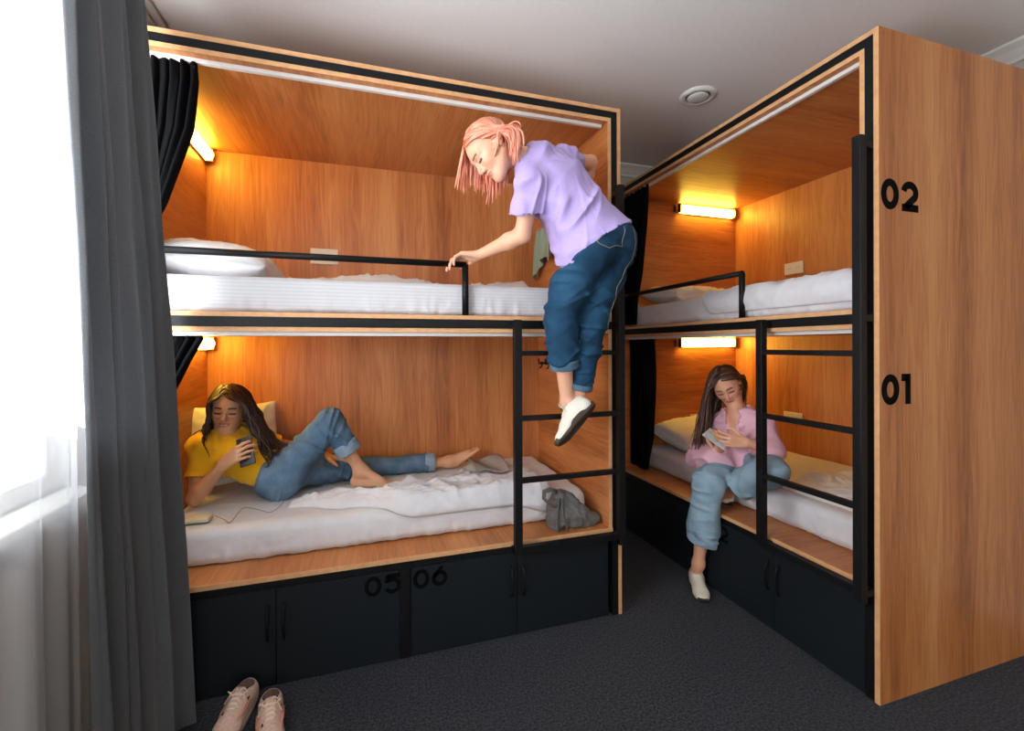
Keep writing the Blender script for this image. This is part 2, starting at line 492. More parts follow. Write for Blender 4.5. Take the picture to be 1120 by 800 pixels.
def number(text, name, parent, place, h, cw=.82, t=.2, depth=.0015):
    """vinyl digits; place(x, y, d) -> Vector maps the sheet to the surface"""
    mb = MB(); x = 0; w = h * cw; th = h * t
    for ch in text:
        cw_ = w if ch != '1' else w * .62
        for pts, closed in digit(ch, w, h, th):
            n = len(pts); A = []; Bq = []
            for i in range(n):
                p = Vector(pts[i]); q = Vector(pts[(i + 1) % n] if (closed or i < n - 1) else pts[i]); o = Vector(pts[i - 1] if (closed or i > 0) else pts[i])
                d = (q - o).normalized(); nn = Vector((-d.y, d.x)) * th / 2
                A.append(p + nn); Bq.append(p - nn)
            rng = range(n if closed else n - 1)
            for lv in (0, 1):
                pass
            va = [[mb.bm.verts.new(place(x + cw_ / 2 + p.x, p.y, dz)) for p in A] for dz in (0, depth)]
            vb = [[mb.bm.verts.new(place(x + cw_ / 2 + p.x, p.y, dz)) for p in Bq] for dz in (0, depth)]
            for i in rng:
                j = (i + 1) % n
                mb.bm.faces.new((va[1][i], va[1][j], vb[1][j], vb[1][i]))
                mb.bm.faces.new((va[0][i], va[1][i], va[1][j], va[0][j])) if True else 0
                mb.bm.faces.new((vb[0][i], vb[0][j], vb[1][j], vb[1][i]))
                mb.bm.faces.new((va[0][i], va[0][j], vb[0][j], vb[0][i]))
            if not closed:
                for e in (0, n - 1): mb.bm.faces.new((va[0][e], vb[0][e], vb[1][e], va[1][e]))
        x += cw_ + h * .12
    return mb.build(name, M['num'], parent)

def bunk(Mx, Lg, Dp, lad, grd, label):
    t = empty('bunk_bed', mat=Mx); tag(t, label, 'bunk bed')
    W = .018; B0, B1 = .018, .050
    P = lambda mb, n, m, par=t: mb.build(n, m, par)
    D1 = Dp + .018
    # outer shell
    for k, (a, b) in enumerate(((0, W), (Lg - W, Lg))):
        P(MB().box(a, b, 0.0012, D1, 0, ZT, .0008), 'side_panel', M['wood_z'])
        P(MB().box(a, b, 0, .0012, 0, ZT), 'edge_band', M['edge'])
    P(MB().box(W, Lg - W, 0.0012, D1, ZT - W, ZT), 'top_panel', M['wood_x'])
    P(MB().box(W, Lg - W, 0, .0012, ZT - W, ZT), 'edge_band', M['edge'])
    P(MB().box(W, Lg - W, Dp, D1, 0, ZT - W), 'back_panel', M['wood_z'])
    # steel frame that shows as the black band between the two layers of board
    fr = MB()
    for (a, b) in ((B0, B1), (Lg - B1, Lg - B0)): fr.box(a, b, .002, .06, 0, ZT - W)
    fr.box(B1, Lg - B1, .002, .06, ZT - .050, ZT - W)
    P(fr, 'steel_frame', M['black'])
    P(MB().box(B1 - .03, Lg - B1 + .03, -.006, .034, UK - .056, UK - W, .003), 'cross_beam', M['black'])
    P(MB().box(B1, Lg - B1, .004, .034, .378, DK - W), 'lower_beam', M['black'])
    I0, I1 = B1 + W, Lg - B1 - W
    for z0, z1 in ((DK - W, LC), (UK - W, IC)):
        for a, b in ((B1, I0), (I1, Lg - B1)):
            P(MB().box(a, b, .0032, Dp, z0 + W, z1 + (W if z1 == IC else W)), 'inner_side_panel', M['wood_y'])
            P(MB().box(a, b, .002, .0032, z0 + W, z1 + W), 'edge_band', M['edge'])
        P(MB().box(I0, I1, .0032, Dp, z1, z1 + W), 'berth_ceiling', M['wood_y'])
        P(MB().box(I0, I1, .002, .0032, z1, z1 + W), 'edge_band', M['edge'])
        dk = P(MB().box(B1, Lg - B1, .0032, Dp, z0, z0 + W), 'bed_deck', M['wood_y'])
        P(MB().box(B1, Lg - B1, .002 if z0 > 1 else -.004, .0032, z0, z0 + W), 'edge_band', M['edge'])
        P(MB().box(I0 + .01, I1 - .012, .035, .055, z1 - .016, z1 - .0, .002), 'curtain_track', M['track'])
    # guard rail: round bar with one post on the deck edge
    gx = Lg - grd
    g = P(MB().tube([(I0, .02, 1.660), (gx + .003, .02, 1.660)], .0135, 16), 'guard_rail', M['black'])
    P(MB().tube([(gx, .02, UK), (gx, .02, 1.660)], .0145, 16), 'rail_post', M['black'], g)
    P(MB().box(gx - .035, gx + .035, .006, .036, UK, UK + .003), 'rail_foot', M['black'], g)
    # ladder bolted in front of the face
    yf = -.066
    l = P(MB().box(Lg - .05, Lg - .018, yf, yf + .032, .365, 2.06, .002), 'ladder', M['black'])
    P(MB().box(Lg - lad - .017, Lg - lad + .017, yf, yf + .032, .39, 1.418, .002), 'ladder_post', M['black'], l)
    for z in (1.272, .986, .713): P(MB().box(Lg - lad + .017, Lg - .05, yf + .004, yf + .028, z - .012, z + .010, .0015), 'rung', M['black'], l)
    P(MB().box(Lg - lad + .017, Lg - .05, yf + .002, yf + .032, .392, .422, .0015), 'lower_rail', M['black'], l)
    for z in (2.03, 1.40, .40):
        P(MB().box(Lg - .05, Lg - .018, yf + .032, .002, z - .012, z + .012), 'bracket', M['black'], l)
        if z < 2: P(MB().box(Lg - lad - .017, Lg - lad + .017, yf + .032, -.004, z - .012, z + .012), 'bracket', M['black'], l)
    return t
BL = bunk(ML, 2.072, .934, .547, .763, 'oak two-tier bunk bed along the back wall, with a woman climbing its black ladder')
BR = bunk(MR, 1.813, 1.044, .465, .645, 'oak two-tier bunk bed on the right, its end panel numbered 02 and 01')
# numbers 02 / 01 on the end panel of the right bunk (panel face at local x = Lg, seen from outside)
LR = 1.813
number('02', 'number_02', BR, lambda x, y, d: Vector((LR + d, .010 + x, 1.850 + y)), .112, .82, .24)
number('01', 'number_01', BR, lambda x, y, d: Vector((LR + d, .010 + x, 1.139 + y)), .112, .82, .24)

def locker(Mx, x0, x1, split, num, numx, label, dep=.85):
    t = empty('locker_cabinet', loc=((x0 + x1) / 2, 0, 0), mat=Mx); tag(t, label, 'locker', 'storage lockers under the lower berths')
    c = (x0 + x1) / 2
    b = MB(); T = .016
    b.box(x0 - c, x1 - c, .024, dep, .0, T); b.box(x0 - c, x1 - c, .024, dep, .36, .376)
    b.box(x0 - c, x0 - c + T, .024, dep, T, .36); b.box(x1 - c - T, x1 - c, .024, dep, T, .36); b.box(x0 - c + T, x1 - c - T, dep - T, dep, T, .36)
    b.box(split - c - .008, split - c + .008, .024, dep - T, T, .36)
    b.build('cabinet_body', M['black'], t)
    for (a, e, hs) in ((x0, split, 1), (split, x1, -1)):
        d = MB().box(a - c + .0015, e - c - .0015, .004, .022, .004, .374, .001).build('door', M['locker'], t)
        hx = (e - c - .028) if hs == 1 else (a - c + .028)
        h = MB(); n = 14; pts = []
        for i in range(n + 1):
            s = i / n; z = .175 + .14 * s; y = .004 - .030 * math.sin(PI * s) ** .6
            pts.append((hx, y, z))
        h.tube(pts, .0055, 10); h.build('handle', M['black'], d)
        if num and a <= numx <= e:
            number(num, 'number_' + num, d, lambda x, y, dd: Vector((numx - c + x, .004 - dd, .322 + y)), .082, .82, .2, .001)
    return t
locker(ML, .07, 1.022, .56, '05', .883, 'dark two-door locker numbered 05 under the reclining woman, behind the sneakers')
locker(ML, 1.069, 2.002, 1.537, '06', 1.078, 'dark two-door locker numbered 06 below the ladder of the back bunk')
locker(MR, .07, .90, .50, None, 0, 'dark two-door locker in shadow, nearest the corner, under the right bunk pillow')
locker(MR, .936, 1.76, 1.364, '02', .945, 'dark two-door locker numbered 02 under the ladder of the right bunk')
for Mx, x in ((ML, 1.0455), (MR, .918)):
    MB().box(x - .0225 if Mx is ML else x - .017, x + .0225 if Mx is ML else x + .017, .006, .05, 0, .378).build('locker_divider', M['black'], BL if Mx is ML else BR)

# reading lamps
def lamp(Mx, y0, y1, z, label):
    t = empty('reading_lamp', loc=(.068, (y0 + y1) / 2, z), mat=Mx); tag(t, label, 'lamp', 'reading lamps in the berths')
    h = (y1 - y0) / 2
    MB().box(0, .012, -h, h, -.036, .034, .002).build('lamp_base', M['white'], t)
    mb = MB(); n = 10; prof = [(.012, -.034)] + [(.012 + .036 * math.sin(PI * i / n) ** .5, -.034 + .066 * i / n) for i in range(1, n)] + [(.012, .032)]
    Mq = Matrix(((0, 0, 0, 0), (0, 0, 0, 0), (0, 0, 0, 0), (0, 0, 0, 1)))
    a = [mb.bm.verts.new((x, -h + .012, zz)) for x, zz in prof]; b = [mb.bm.verts.new((x, h - .012, zz)) for x, zz in prof]
    for i in range(len(prof) - 1):
        f = mb.bm.faces.new((a[i], a[i + 1], b[i + 1], b[i])); f.smooth = True
    mb.bm.faces.new((a[-1], a[0], b[0], b[-1])); mb.bm.faces.new(a); mb.bm.faces.new(b[::-1])
    mb.build('diffuser', M['glow'], t)
    for s in (-1, 1): MB().box(.012, .045, *sorted((s * h, s * (h - .012))), -.036, .032, .003).build('end_cap', M['chrome'], t)
    MB().box(.0, .03, -h - .028, -h - .006, -.03, .02, .004).build('switch', M['chrome'], t)
lamp(ML, .37, .905, 2.344, 'glowing strip lamp at the left end of the upper berth of the back bunk')
lamp(ML, .37, .905, 1.326, 'glowing strip lamp above the reclining woman, partly behind a black curtain')
lamp(MR, .488, 1.010, 2.340, 'glowing strip lamp on the far end wall of the upper right berth')
lamp(MR, .488, 1.010, 1.326, 'glowing strip lamp above the seated woman in the lower right berth')

# power sockets
def socket(Mx, frame, w, h, label, n=2):
    """frame: (origin, axis along, normal) in bunk space"""
    o, a, nn = [Vector(v) for v in frame]; u = Vector((0, 0, 1))
    R = Matrix((a, u, nn)).transposed().to_4x4()
    t = empty('power_socket', mat=Mx @ Matrix.Translation(o) @ R); tag(t, label, 'power socket', 'power sockets inside the berths')
    MB().box(-w / 2, w / 2, -h / 2, h / 2, 0, .010, .003).build('cover_plate', M['socket'], t)
    for k in range(n):
        cx = (k - (n - 1) / 2) * w / n
        MB().cyl((cx, 0, .0105), (0, 0, 1), .019, .004, 24).build('socket_well', M['socket'], t)
        MB().cyl((cx - .009, 0, .0128), (0, 0, 1), .0026, .001, 10).cyl((cx + .009, 0, .0128), (0, 0, 1), .0026, .001, 10).build('pin_hole', M['hole'], t)
socket(ML, ((.665, .934, 1.832), (1, 0, 0), (0, -1, 0)), .15, .090, 'cream double socket on the back panel, behind the upper guard rail')
socket(MR, ((.591, 1.044, 1.830), (1, 0, 0), (0, -1, 0)), .14, .080, 'cream double socket on the back panel above the upper right mattress')
socket(MR, ((.581, 1.044, .800), (1, 0, 0), (0, -1, 0)), .14, .080, 'cream double socket seen between ladder rungs, behind the seated woman')
socket(MR, ((.068, .66, .735), (0, -1, 0), (1, 0, 0)), .11, .080, 'cream socket on the far end wall just above the lower right pillow')
socket(MR, ((.068, .50, 1.70), (0, -1, 0), (1, 0, 0)), .11, .080, 'cream socket on the far end wall by the upper right pillow')

# coat hook rail on the inner right wall of the lower back berth
t = empty('coat_hook', loc=(2.004, .72, 1.192), mat=ML); tag(t, 'small black hook rail on the end wall behind the ladder', 'hook')
MB().box(-.008, 0, -.13, .16, -.008, .008, .002).build('rail', M['black'], t)
for y in (-.10, .0, .12): MB().tube([(-.006, y, 0), (-.03, y, -.004), (-.034, y, .012), (-.034, y, .03)], .005, 8).tube([(-.008, y, -.004), (-.02, y, -.03), (-.03, y, -.03)], .004, 8).build('hook', M['black'], t)

# ceiling valve
t = empty('ceiling_vent', loc=(1.745, 2.065, ZC)); tag(t, 'round white air vent set in the grey ceiling', 'air vent')
MB().lathe([(.062, 0), (.066, -.012), (.078, -.016), (.092, -.010), (.096, 0)]).build('vent_ring', M['white'], t)
MB().lathe([(.0, -.022), (.03, -.0225), (.05, -.019), (.057, -.012), (.055, -.008), (0, -.008)]).build('vent_disc', M['white'], t)
MB().lathe([(.0, -.002), (.066, -.002), (.066, -.0005), (0, -.0005)]).build('vent_throat', M['hole'], t)

# curtain rail on the ceiling by the window
t = empty('curtain_rail', loc=(-.868, .6, ZC)); tag(t, 'white three-groove curtain rail on the ceiling above the grey drape', 'curtain rail')
mb = MB()
for x in (-.055, -.018, .018, .055): mb.box(x - .008, x + .008, -1.3, 2.45, -.018, 0, .001)
mb.box(-.063, .063, -1.3, 2.45, -.004, 0)
mb.build('rail_body', M['white'], t)
MB().box(.06, .15, -1.3, 1.28, -.022, 0, .002).build('front_track', M['white'], t)

# radiator under the window
t = empty('radiator', loc=(-.86, .95, 0)); tag(t, 'white ribbed radiator under the window, behind the sheer curtain', 'radiator')
MB().box(-.05, -.035, -.5, .5, .16, .74, .004).box(.025, .04, -.5, .5, .16, .74, .004).build('radiator_panel', M['white'], t)
mb = MB()
for i in range(40): mb.box(-.035, .025, -.49 + i * .0251, -.487 + i * .0251, .18, .735)
mb.build('fins', M['white'], t)
mb = MB()
for i in range(5): mb.box(-.048 + i * .019, -.042 + i * .019, -.5, .5, .742, .752)
for i in range(9): mb.box(-.05, .04, -.5 + i * .124, -.492 + i * .124, .742, .752)
mb.build('top_grille', M['white'], t)
for s in (-1, 1):
    MB().box(-.05, .04, *sorted((s * .5, s * .508)), .16, .75, .002).build('end_plate', M['white'], t)
for s in (-1, 1): MB().tube([(.0, s * .47, .16), (.0, s * .47, .0)], .009, 12).build('pipe', M['white'], t)
def soft_mesh(name, V, F, material, parent=None, mt=None):
    me = me_from(name, V, F, True)
    return link(name, me, material, parent, mt)

# ------------------------------------------------------------------ mattresses in fitted sheets
def mattress(Mx, x0, x1, y0, y1, z0, h, material, label, seed, rad=.04, wr=.004, roundf=None):
    c = V3((x0 + x1) / 2, (y0 + y1) / 2, z0 + h / 2)
    V, F = surface([dict(p=[bx((0, 0, 0), ((x1 - x0) / 2, (y1 - y0) / 2, h / 2), None, rad, 0)])], cell=.0115, smooth_it=2)
    P = V + seed
    side = np.clip((y0 - c[1] + .09 - V[:, 1]) / .09, 0, 1)                       # near the front
    low = np.clip((.02 - V[:, 2]) / .06, 0, 1)
    d = wr * fbm(P * (3.2, 6, 9), 3) + side * low * .007 * ridged(P * (14, 3, 5), 2) + .6 * wr * ridged(P * (2.2, 9, 2.5) + 5, 2) * (V[:, 2] > 0)
    V2 = displace(V, F, d)
    V2[:, 2] = np.maximum(V2[:, 2], -h / 2 + .0005)
    V2[:, 0] = np.clip(V2[:, 0], -(x1 - x0) / 2 + .0, (x1 - x0) / 2)
    o = soft_mesh('mattress', V2, F, material, None, Mx @ Matrix.Translation(Vector(c)))
    return tag(o, label, 'mattress', 'mattresses in white fitted sheets')
mattress(ML, .085, 1.965, .150, .928, DK, .148, M['sheet'], 'white sheeted mattress on the lower left berth under the reclining woman', 1, .05)
mattress(ML, .085, 1.985, .040, .928, UK, .143, M['sheet_striped'], 'white striped mattress on the upper left berth behind the guard rail', 3, .03, .0015)
mattress(MR, .085, 1.720, .175, 1.038, DK, .150, M['sheet'], 'white sheeted mattress on the lower right berth under the seated woman', 7, .045)
mattress(MR, .085, 1.725, .045, 1.038, UK, .140, M['sheet'], 'white sheeted mattress on the upper right berth', 11, .035, .003)

# ------------------------------------------------------------------ crumpled duvets
def duvet(Mx, x0, x1, ye, ztop, back, flap, thick, label, seed, material, amp=.02, freq=1.0, mdx=None):
    """ye: mattress front edge; back(x) reach over the mattress, flap(x) how far it hangs over the front edge; thick(x,t) loft"""
    nx, nt = int((x1 - x0) / .009), 110
    U, T = np.meshgrid(np.linspace(0, 1, nx), np.linspace(0, 1, nt), indexing='ij')
    X = x0 + U * (x1 - x0)
    fl = flap(X); bk = back(X)
    jag = .014 * gnoise(np.stack([X.ravel() * 9, T.ravel() * 0 + seed, X.ravel() * 0], 1)).reshape(X.shape)
    S = -fl + (fl + bk + jag) * T
    R = .035
    top = S > 0
    yy = np.where(top, ye + S, ye - .012)
    zz = np.where(top, 0, S)
    # rounded shoulder over the mattress edge
    ang = np.clip((S + R) / (2 * R), 0, 1)
    m = (S > -R) & (S < R)
    yy = np.where(m, ye - .012 + (R + .012) * (1 - np.cos(ang * PI / 2)), yy)
    zz = np.where(m, -R * (1 - np.sin(ang * PI / 2)), zz)
    P3 = np.stack([X.ravel(), S.ravel(), np.full(X.size, seed * 1.7)], 1)
    w = fbm(P3 * 3.1 * freq, 2)[:, None] * .12
    folds = ridged((P3 + w) * (6.5 * freq, 10 * freq, 1), 3) .reshape(X.shape)
    soft = fbm(P3 * (5, 6, 1) * freq, 2).reshape(X.shape)
    edge = np.minimum(np.minimum(T, 1 - T) * (fl + bk) / .05, np.minimum(U, 1 - U) * (x1 - x0) / .05)
    edge = np.clip(edge, 0, 1) ** .5
    loft = (thick(X, S) + amp * folds * .55 + amp * soft * .6) * edge
    loft = np.maximum(loft, .004)
    hang = np.clip(-S / .04, 0, 1)
    Z = ztop + zz + loft * (1 - hang) + .003
    Y = yy - loft * hang * .6 
    # underside
    Zb = ztop + zz + .002; Yb = yy + 0 * X
    A = np.stack([X, Y, Z], -1).reshape(-1, 3); Bt = np.stack([X, Yb, Zb], -1).reshape(-1, 3)
    idx = np.arange(nx * nt).reshape(nx, nt)
    q = np.stack([idx[:-1, :-1], idx[1:, :-1], idx[1:, 1:], idx[:-1, 1:]], -1).reshape(-1, 4)
    n = nx * nt
    rim = np.concatenate([idx[:, 0], idx[-1, 1:], idx[-2::-1, -1], idx[0, -2:0:-1]])
    r2 = np.roll(rim, -1)
    F = np.concatenate([q, q[:, ::-1] + n, np.stack([r2, rim, rim + n, r2 + n], 1)])
    V = np.concatenate([A, Bt])
    o = soft_mesh('duvet', V, F, material, None, Mx)
    return tag(o, label, 'duvet', 'rumpled white duvets')
sm = lambda x, a, b: np.clip((x - a) / (b - a), 0, 1) ** 2 * (3 - 2 * np.clip((x - a) / (b - a), 0, 1))
# lower left: heaped in front of the flat leg, pushed up towards the foot end, spilling over the edge on the right
duvet(ML, .555, 1.78, .150, .574, lambda x: .27 - .06 * sm(x, .72, .80) + .12 * sm(x, 1.04, 1.15) + .10 * sm(x, 1.10, 1.3) + .19 * sm(x, 1.36, 1.5) - .25 * sm(x, 1.66, 1.78),
      lambda x: -.17 + .09 * sm(x, .58, .80) + .12 * sm(x, .85, 1.1) + .05 * sm(x, 1.55, 1.75), lambda x, s: .032 + .020 * sm(x, .57, .75) - .022 * sm(s, .18, .28) * sm(x, 1.05, 1.25), 'white duvet rumpled between the reclining woman and the ladder post', 2, M['sheet'], .031)
duvet(ML, .47, 1.86, .60, UK + .143, lambda x: .22 + .05 * np.sin(x * 5), lambda x: .0 * x - .02, lambda x, s: .085 + .022 * np.sin(x * 7 + 1), 'white duvet pushed against the back of the upper left berth', 5, M['sheet'], .03)
duvet(MR, .66, 1.70, .045, UK + .138, lambda x: .78 + .15 * sm(x, .7, 1), lambda x: -.05 + .155 * sm(x, .8, .95) , lambda x, s: .018 + .045 * sm(s, .2, .7), 'white duvet over the upper right berth, under the ladder post top', 9, M['sheet'], .02, .8)
duvet(MR, 1.10, 1.68, .235, DK + .148, lambda x: .68 + .05 * np.sin(x * 8), lambda x: .0 * x - .02, lambda x, s: .025 + .015 * np.sin(x * 9), 'cream duvet crumpled beside the seated woman, behind the ladder rungs', 13, M['sheet_warm'], .03, .9)

# ------------------------------------------------------------------ pillows
def pillow(Mx, c, size, rot, label, seed, material, wr=.006):
    a, b, h = size
    n = 56
    U, T = np.meshgrid(np.linspace(-1, 1, n), np.linspace(-1, 1, n), indexing='ij')
    pin = 1 - .07 * (1 - np.abs(U) ** 2) * np.abs(T) ** 6, 1 - .07 * (1 - np.abs(T) ** 2) * np.abs(U) ** 6
    X = U * a / 2 * pin[1]; Y = T * b / 2 * pin[0]
    hh = np.clip((1 - np.abs(U) ** 2.6), 0, 1) ** .5 * np.clip(1 - np.abs(T) ** 2.6, 0, 1) ** .5
    P = np.stack([X.ravel() * 7, Y.ravel() * 7, np.full(X.size, seed * 2.3)], 1)
    rr = np.arctan2(Y, X).ravel(); rad = np.hypot(U, T).ravel()
    cr = (wr * ridged(P * 1.2, 2) + wr * .8 * ridged(np.stack([np.cos(rr) * 4, np.sin(rr) * 4, rad * .6 + seed], 1), 2) * np.clip(rad - .4, 0, 1)).reshape(X.shape)
    top = hh * h * .5 + cr * np.minimum(1, hh * 2); bot = -hh * h * .5 - cr * .6 * np.minimum(1, hh * 2)
    A = np.stack([X, Y, top], -1).reshape(-1, 3); Bq = np.stack([X, Y, bot], -1).reshape(-1, 3)
    idx = np.arange(n * n).reshape(n, n)
    q = np.stack([idx[:-1, :-1], idx[1:, :-1], idx[1:, 1:], idx[:-1, 1:]], -1).reshape(-1, 4)
    N_ = n * n
    rim = np.concatenate([idx[:, 0], idx[-1, 1:], idx[-2::-1, -1], idx[0, -2:0:-1]]); r2 = np.roll(rim, -1)
    F = np.concatenate([q, q[:, ::-1] + N_, np.stack([r2, rim, rim + N_, r2 + N_], 1)])
    Rm = Matrix.Rotation(rot[2], 4, 'Z') @ Matrix.Rotation(rot[1], 4, 'Y') @ Matrix.Rotation(rot[0], 4, 'X')
    o = soft_mesh('pillow', np.concatenate([A, Bq]), F, material, None, Mx @ Matrix.Translation(Vector(c)) @ Rm)
    return tag(o, label, 'pillow', 'white pillows')
pillow(ML, (.275, .50, 1.672), (.44, .70, .20), (0.04, .10, .03), 'white pillow at the left end of the upper left berth', 1, M['sheet'])
pillow(ML, (.245, .775, .800), (.42, .42, .12), (1.28, 0, .46), 'white pillow propped behind the head of the reclining woman', 2, M['sheet_warm'])
pillow(MR, (.285, .45, 1.648), (.38, .60, .13), (0, .12, .05), 'white pillow at the far end of the upper right berth', 3, M['sheet_warm'], .012)
pillow(MR, (.270, .50, .672), (.40, .56, .17), (.05, .22, .12), 'plump cream pillow at the far end of the lower right berth', 4, M['sheet_warm'])
pillow(MR, (.49, .60, .620), (.30, .30, .08), (.12, .1, .5), 'small crumpled cream cushion beside the seated woman', 6, M['sheet_warm'], .016)

# ------------------------------------------------------------------ curtains
M['drape'] = noisy('grey_drape_fabric', srgb(82, 83, 84), srgb(96, 97, 98), 260, .92, .25, .001, sheen=.2)
_d = M['drape']; _p = _d.node_tree.nodes['Principled BSDF']; _o2 = [n for n in _d.node_tree.nodes if n.type == 'OUTPUT_MATERIAL'][0]
_tl = N(_d, 'ShaderNodeBsdfTranslucent'); _tl.inputs[0].default_value = (.40, .42, .45, 1); _mm = N(_d, 'ShaderNodeMixShader'); _mm.inputs[0].default_value = .18
L(_d, _p.outputs[0], _mm.inputs[1]); L(_d, _tl.outputs[0], _mm.inputs[2]); L(_d, _mm.outputs[0], _o2.inputs[0])
M['bcurt'] = noisy('black_curtain_fabric', srgb(10, 10, 12), srgb(13, 13, 15), 300, .95, .2, .001, spec=.1)
def curtain(name, fn, nu, nv, material, thick, label, cat, group=None, mt=None):
    U, T = np.meshgrid(np.linspace(0, 1, nu), np.linspace(0, 1, nv), indexing='ij')
    P = fn(U.ravel(), T.ravel())
    idx = np.arange(nu * nv).reshape(nu, nv)
    q = np.stack([idx[:-1, :-1], idx[1:, :-1], idx[1:, 1:], idx[:-1, 1:]], -1).reshape(-1, 4)
    if thick:
        Nn = vnormals(P, q); n = len(P)
        rim = np.concatenate([idx[:, 0], idx[-1, 1:], idx[-2::-1, -1], idx[0, -2:0:-1]]); r2 = np.roll(rim, -1)
        V = np.concatenate([P + Nn * thick / 2, P - Nn * thick / 2])
        F = np.concatenate([q, q[:, ::-1] + n, np.stack([r2, rim, rim + n, r2 + n], 1)])
    else: V, F = P, q
    o = soft_mesh(name, V, F, material, None, mt)
    return tag(o, label, cat, group)
def drape_fn(u, t):                                  # t 0 top .. 1 bottom ; u 0 near camera .. 1 at the bunk
    z = 2.655 - t * 2.645
    y = 1.44 + .42 * u + .02 * np.sin(t * 3)
    xm = -.765 + .035 * u + t * (.080 + .065 * u) 
    ph = u * 2 * PI * 3.6 + .5 * np.sin(t * 4 + u * 3) * .6
    A = .018 + .014 * np.sin(u * 9 + 1) 
    x = xm + A * np.sin(ph) + .010 * np.sin(ph * 2.1 + t * 2) + .006 * gnoise(np.stack([u * 8, t * 5, u * 0], 1))
    y = y + .012 * np.cos(ph) 
    return np.stack([x, y, z], 1)
curtain('window_drape', drape_fn, 200, 120, M['drape'], .003, 'thick grey floor-length drape hanging beside the sheer curtain', 'curtain')
def sheer_fn(u, t):
    z = 2.655 - t * 2.64; y = -.55 + 2.22 * u
    ph = u * 2 * PI * 15 + .7 * gnoise(np.stack([u * 9, t * 1.5, u * 0 + 3], 1))
    x = -.795 + .014 * np.sin(ph) + .006 * np.sin(ph * 2.3) * (.4 + t) + .01 * t
    return np.stack([x, y, z], 1)
ms = bpy.data.materials.new('sheer_voile'); ms.use_nodes = True; nt = ms.node_tree; nt.nodes.clear()
td = nt.nodes.new('ShaderNodeBsdfDiffuse'); td.inputs[0].default_value = (.9, .9, .92, 1)
tl = nt.nodes.new('ShaderNodeBsdfTranslucent'); tl.inputs[0].default_value = (.93, .93, .95, 1)
tr = nt.nodes.new('ShaderNodeBsdfTransparent')
m1 = nt.nodes.new('ShaderNodeMixShader'); m1.inputs[0].default_value = .5
m2 = nt.nodes.new('ShaderNodeMixShader'); m2.inputs[0].default_value = .42
oo = nt.nodes.new('ShaderNodeOutputMaterial')
nt.links.new(td.outputs[0], m1.inputs[1]); nt.links.new(tl.outputs[0], m1.inputs[2]); nt.links.new(m1.outputs[0], m2.inputs[1]); nt.links.new(tr.outputs[0], m2.inputs[2]); nt.links.new(m2.outputs[0], oo.inputs[0])
curtain('sheer_curtain', sheer_fn, 420, 40, ms, 0, 'translucent white sheer curtain in front of the bright window', 'curtain')

def bunk_curtain(Mx, top_z, edge, tie_z, x_in, label, y0=.045, nfold=7, xw=.0, end_z=None):
    """edge: list of (z, x) for the free edge; bunched against x_in"""
    zs = np.array([e[0] for e in edge])[::-1]; xs = np.array([e[1] for e in edge])[::-1]
    def fn(u, t):
        z = top_z - t * (top_z - end_z)
        xe = np.interp(z, zs, xs)
        x = x_in + (xe - x_in) * u
        sag = .035 * np.clip((top_z - z) / (top_z - end_z), 0, 1)
        ph = u * 2 * PI * nfold + .8 * np.sin(t * 3)
        wdt = (xe - x_in)
        y = y0 + sag * (.5 if y0 > .03 else 0) + (.018 if y0 > .03 else .014) * np.sin(ph) * (.55 + .45 * u) + .006 * np.sin(ph * 1.7 + 4 * t)
        x = x + .004 * np.cos(ph)
        return np.stack([x, y, z], 1)
    return curtain('bunk_curtain', fn, 150, 60, M['bcurt'], .004, label, 'curtain', 'black privacy curtains of the berths', Mx)
bunk_curtain(ML, 2.366, [(2.366, .292), (2.30, .294), (2.12, .273), (1.84, .186), (1.7, .125), (1.60, .10)], 1.7, .075, 'black curtain gathered at the left end of the upper left berth', y0=.052, end_z=1.60)
bunk_curtain(ML, 1.347, [(1.347, .300), (1.338, .307), (1.253, .260), (1.159, .216), (.95, .11), (.85, .095)], .95, .075, 'black curtain pulled aside above the reclining woman', y0=.058, end_z=.80)
bunk_curtain(MR, 2.366, [(2.366, .392), (2.33, .387), (2.03, .334), (1.79, .300), (1.60, .25), (1.45, .235)], 1.7, .075, 'black curtain gathered at the far end of the upper right berth', y0=.022, end_z=1.452)
bunk_curtain(MR, 1.347, [(1.347, .385), (1.338, .381), (.68, .336), (.44, .265)], .6, .075, 'black curtain gathered at the far end of the lower right berth', y0=.07, end_z=.448)

# ------------------------------------------------------------------ bag, towel, cloth, power bank
M['bag'] = noisy('grey_canvas', srgb(98, 96, 93), srgb(112, 110, 107), 220, .9, .3, .001)
t = empty('drawstring_bag', loc=(1.84, .075, DK), mat=ML); tag(t, 'slumped grey cloth drawstring bag at the foot of the ladder', 'bag')
V, F = surface([dict(p=[rc((-.085, 0, .045), (.11, 0, .030), .046, .030, .03), rc((-.07, 0, .10), (.03, 0, .075), .047, .040, .05), rc((-.065, 0, .150), (-.01, 0, .135), .036, .030, .04), rc((.02, 0, .06), (.125, 0, .018), .042, .016, .04)])],
               [pl((0, 0, .001), (0, 0, 1)) + ()] if False else [], cell=.004)
V[:, 2] = np.maximum(V[:, 2], .002)
P = V * (14, 10, 14)
V = displace(V, F, .010 * ridged(np.stack([V[:, 0] * 9 + V[:, 2] * 9, V[:, 1] * 6, V[:, 2] * 7 - V[:, 0] * 5], 1), 2) + .004 * fbm(V * 22, 2) - .004)
V[:, 2] = np.maximum(V[:, 2], .001)
soft_mesh('bag_body', V, F, M['bag'], t)
MB().tube([(-.085, -.02, .185), (-.12, -.03, .20), (-.155, -.035, .195), (-.16, -.04, .165), (-.13, -.045, .135), (-.095, -.048, .12)], .012, 10, flat=.35).build('handle', M['bag'], t)
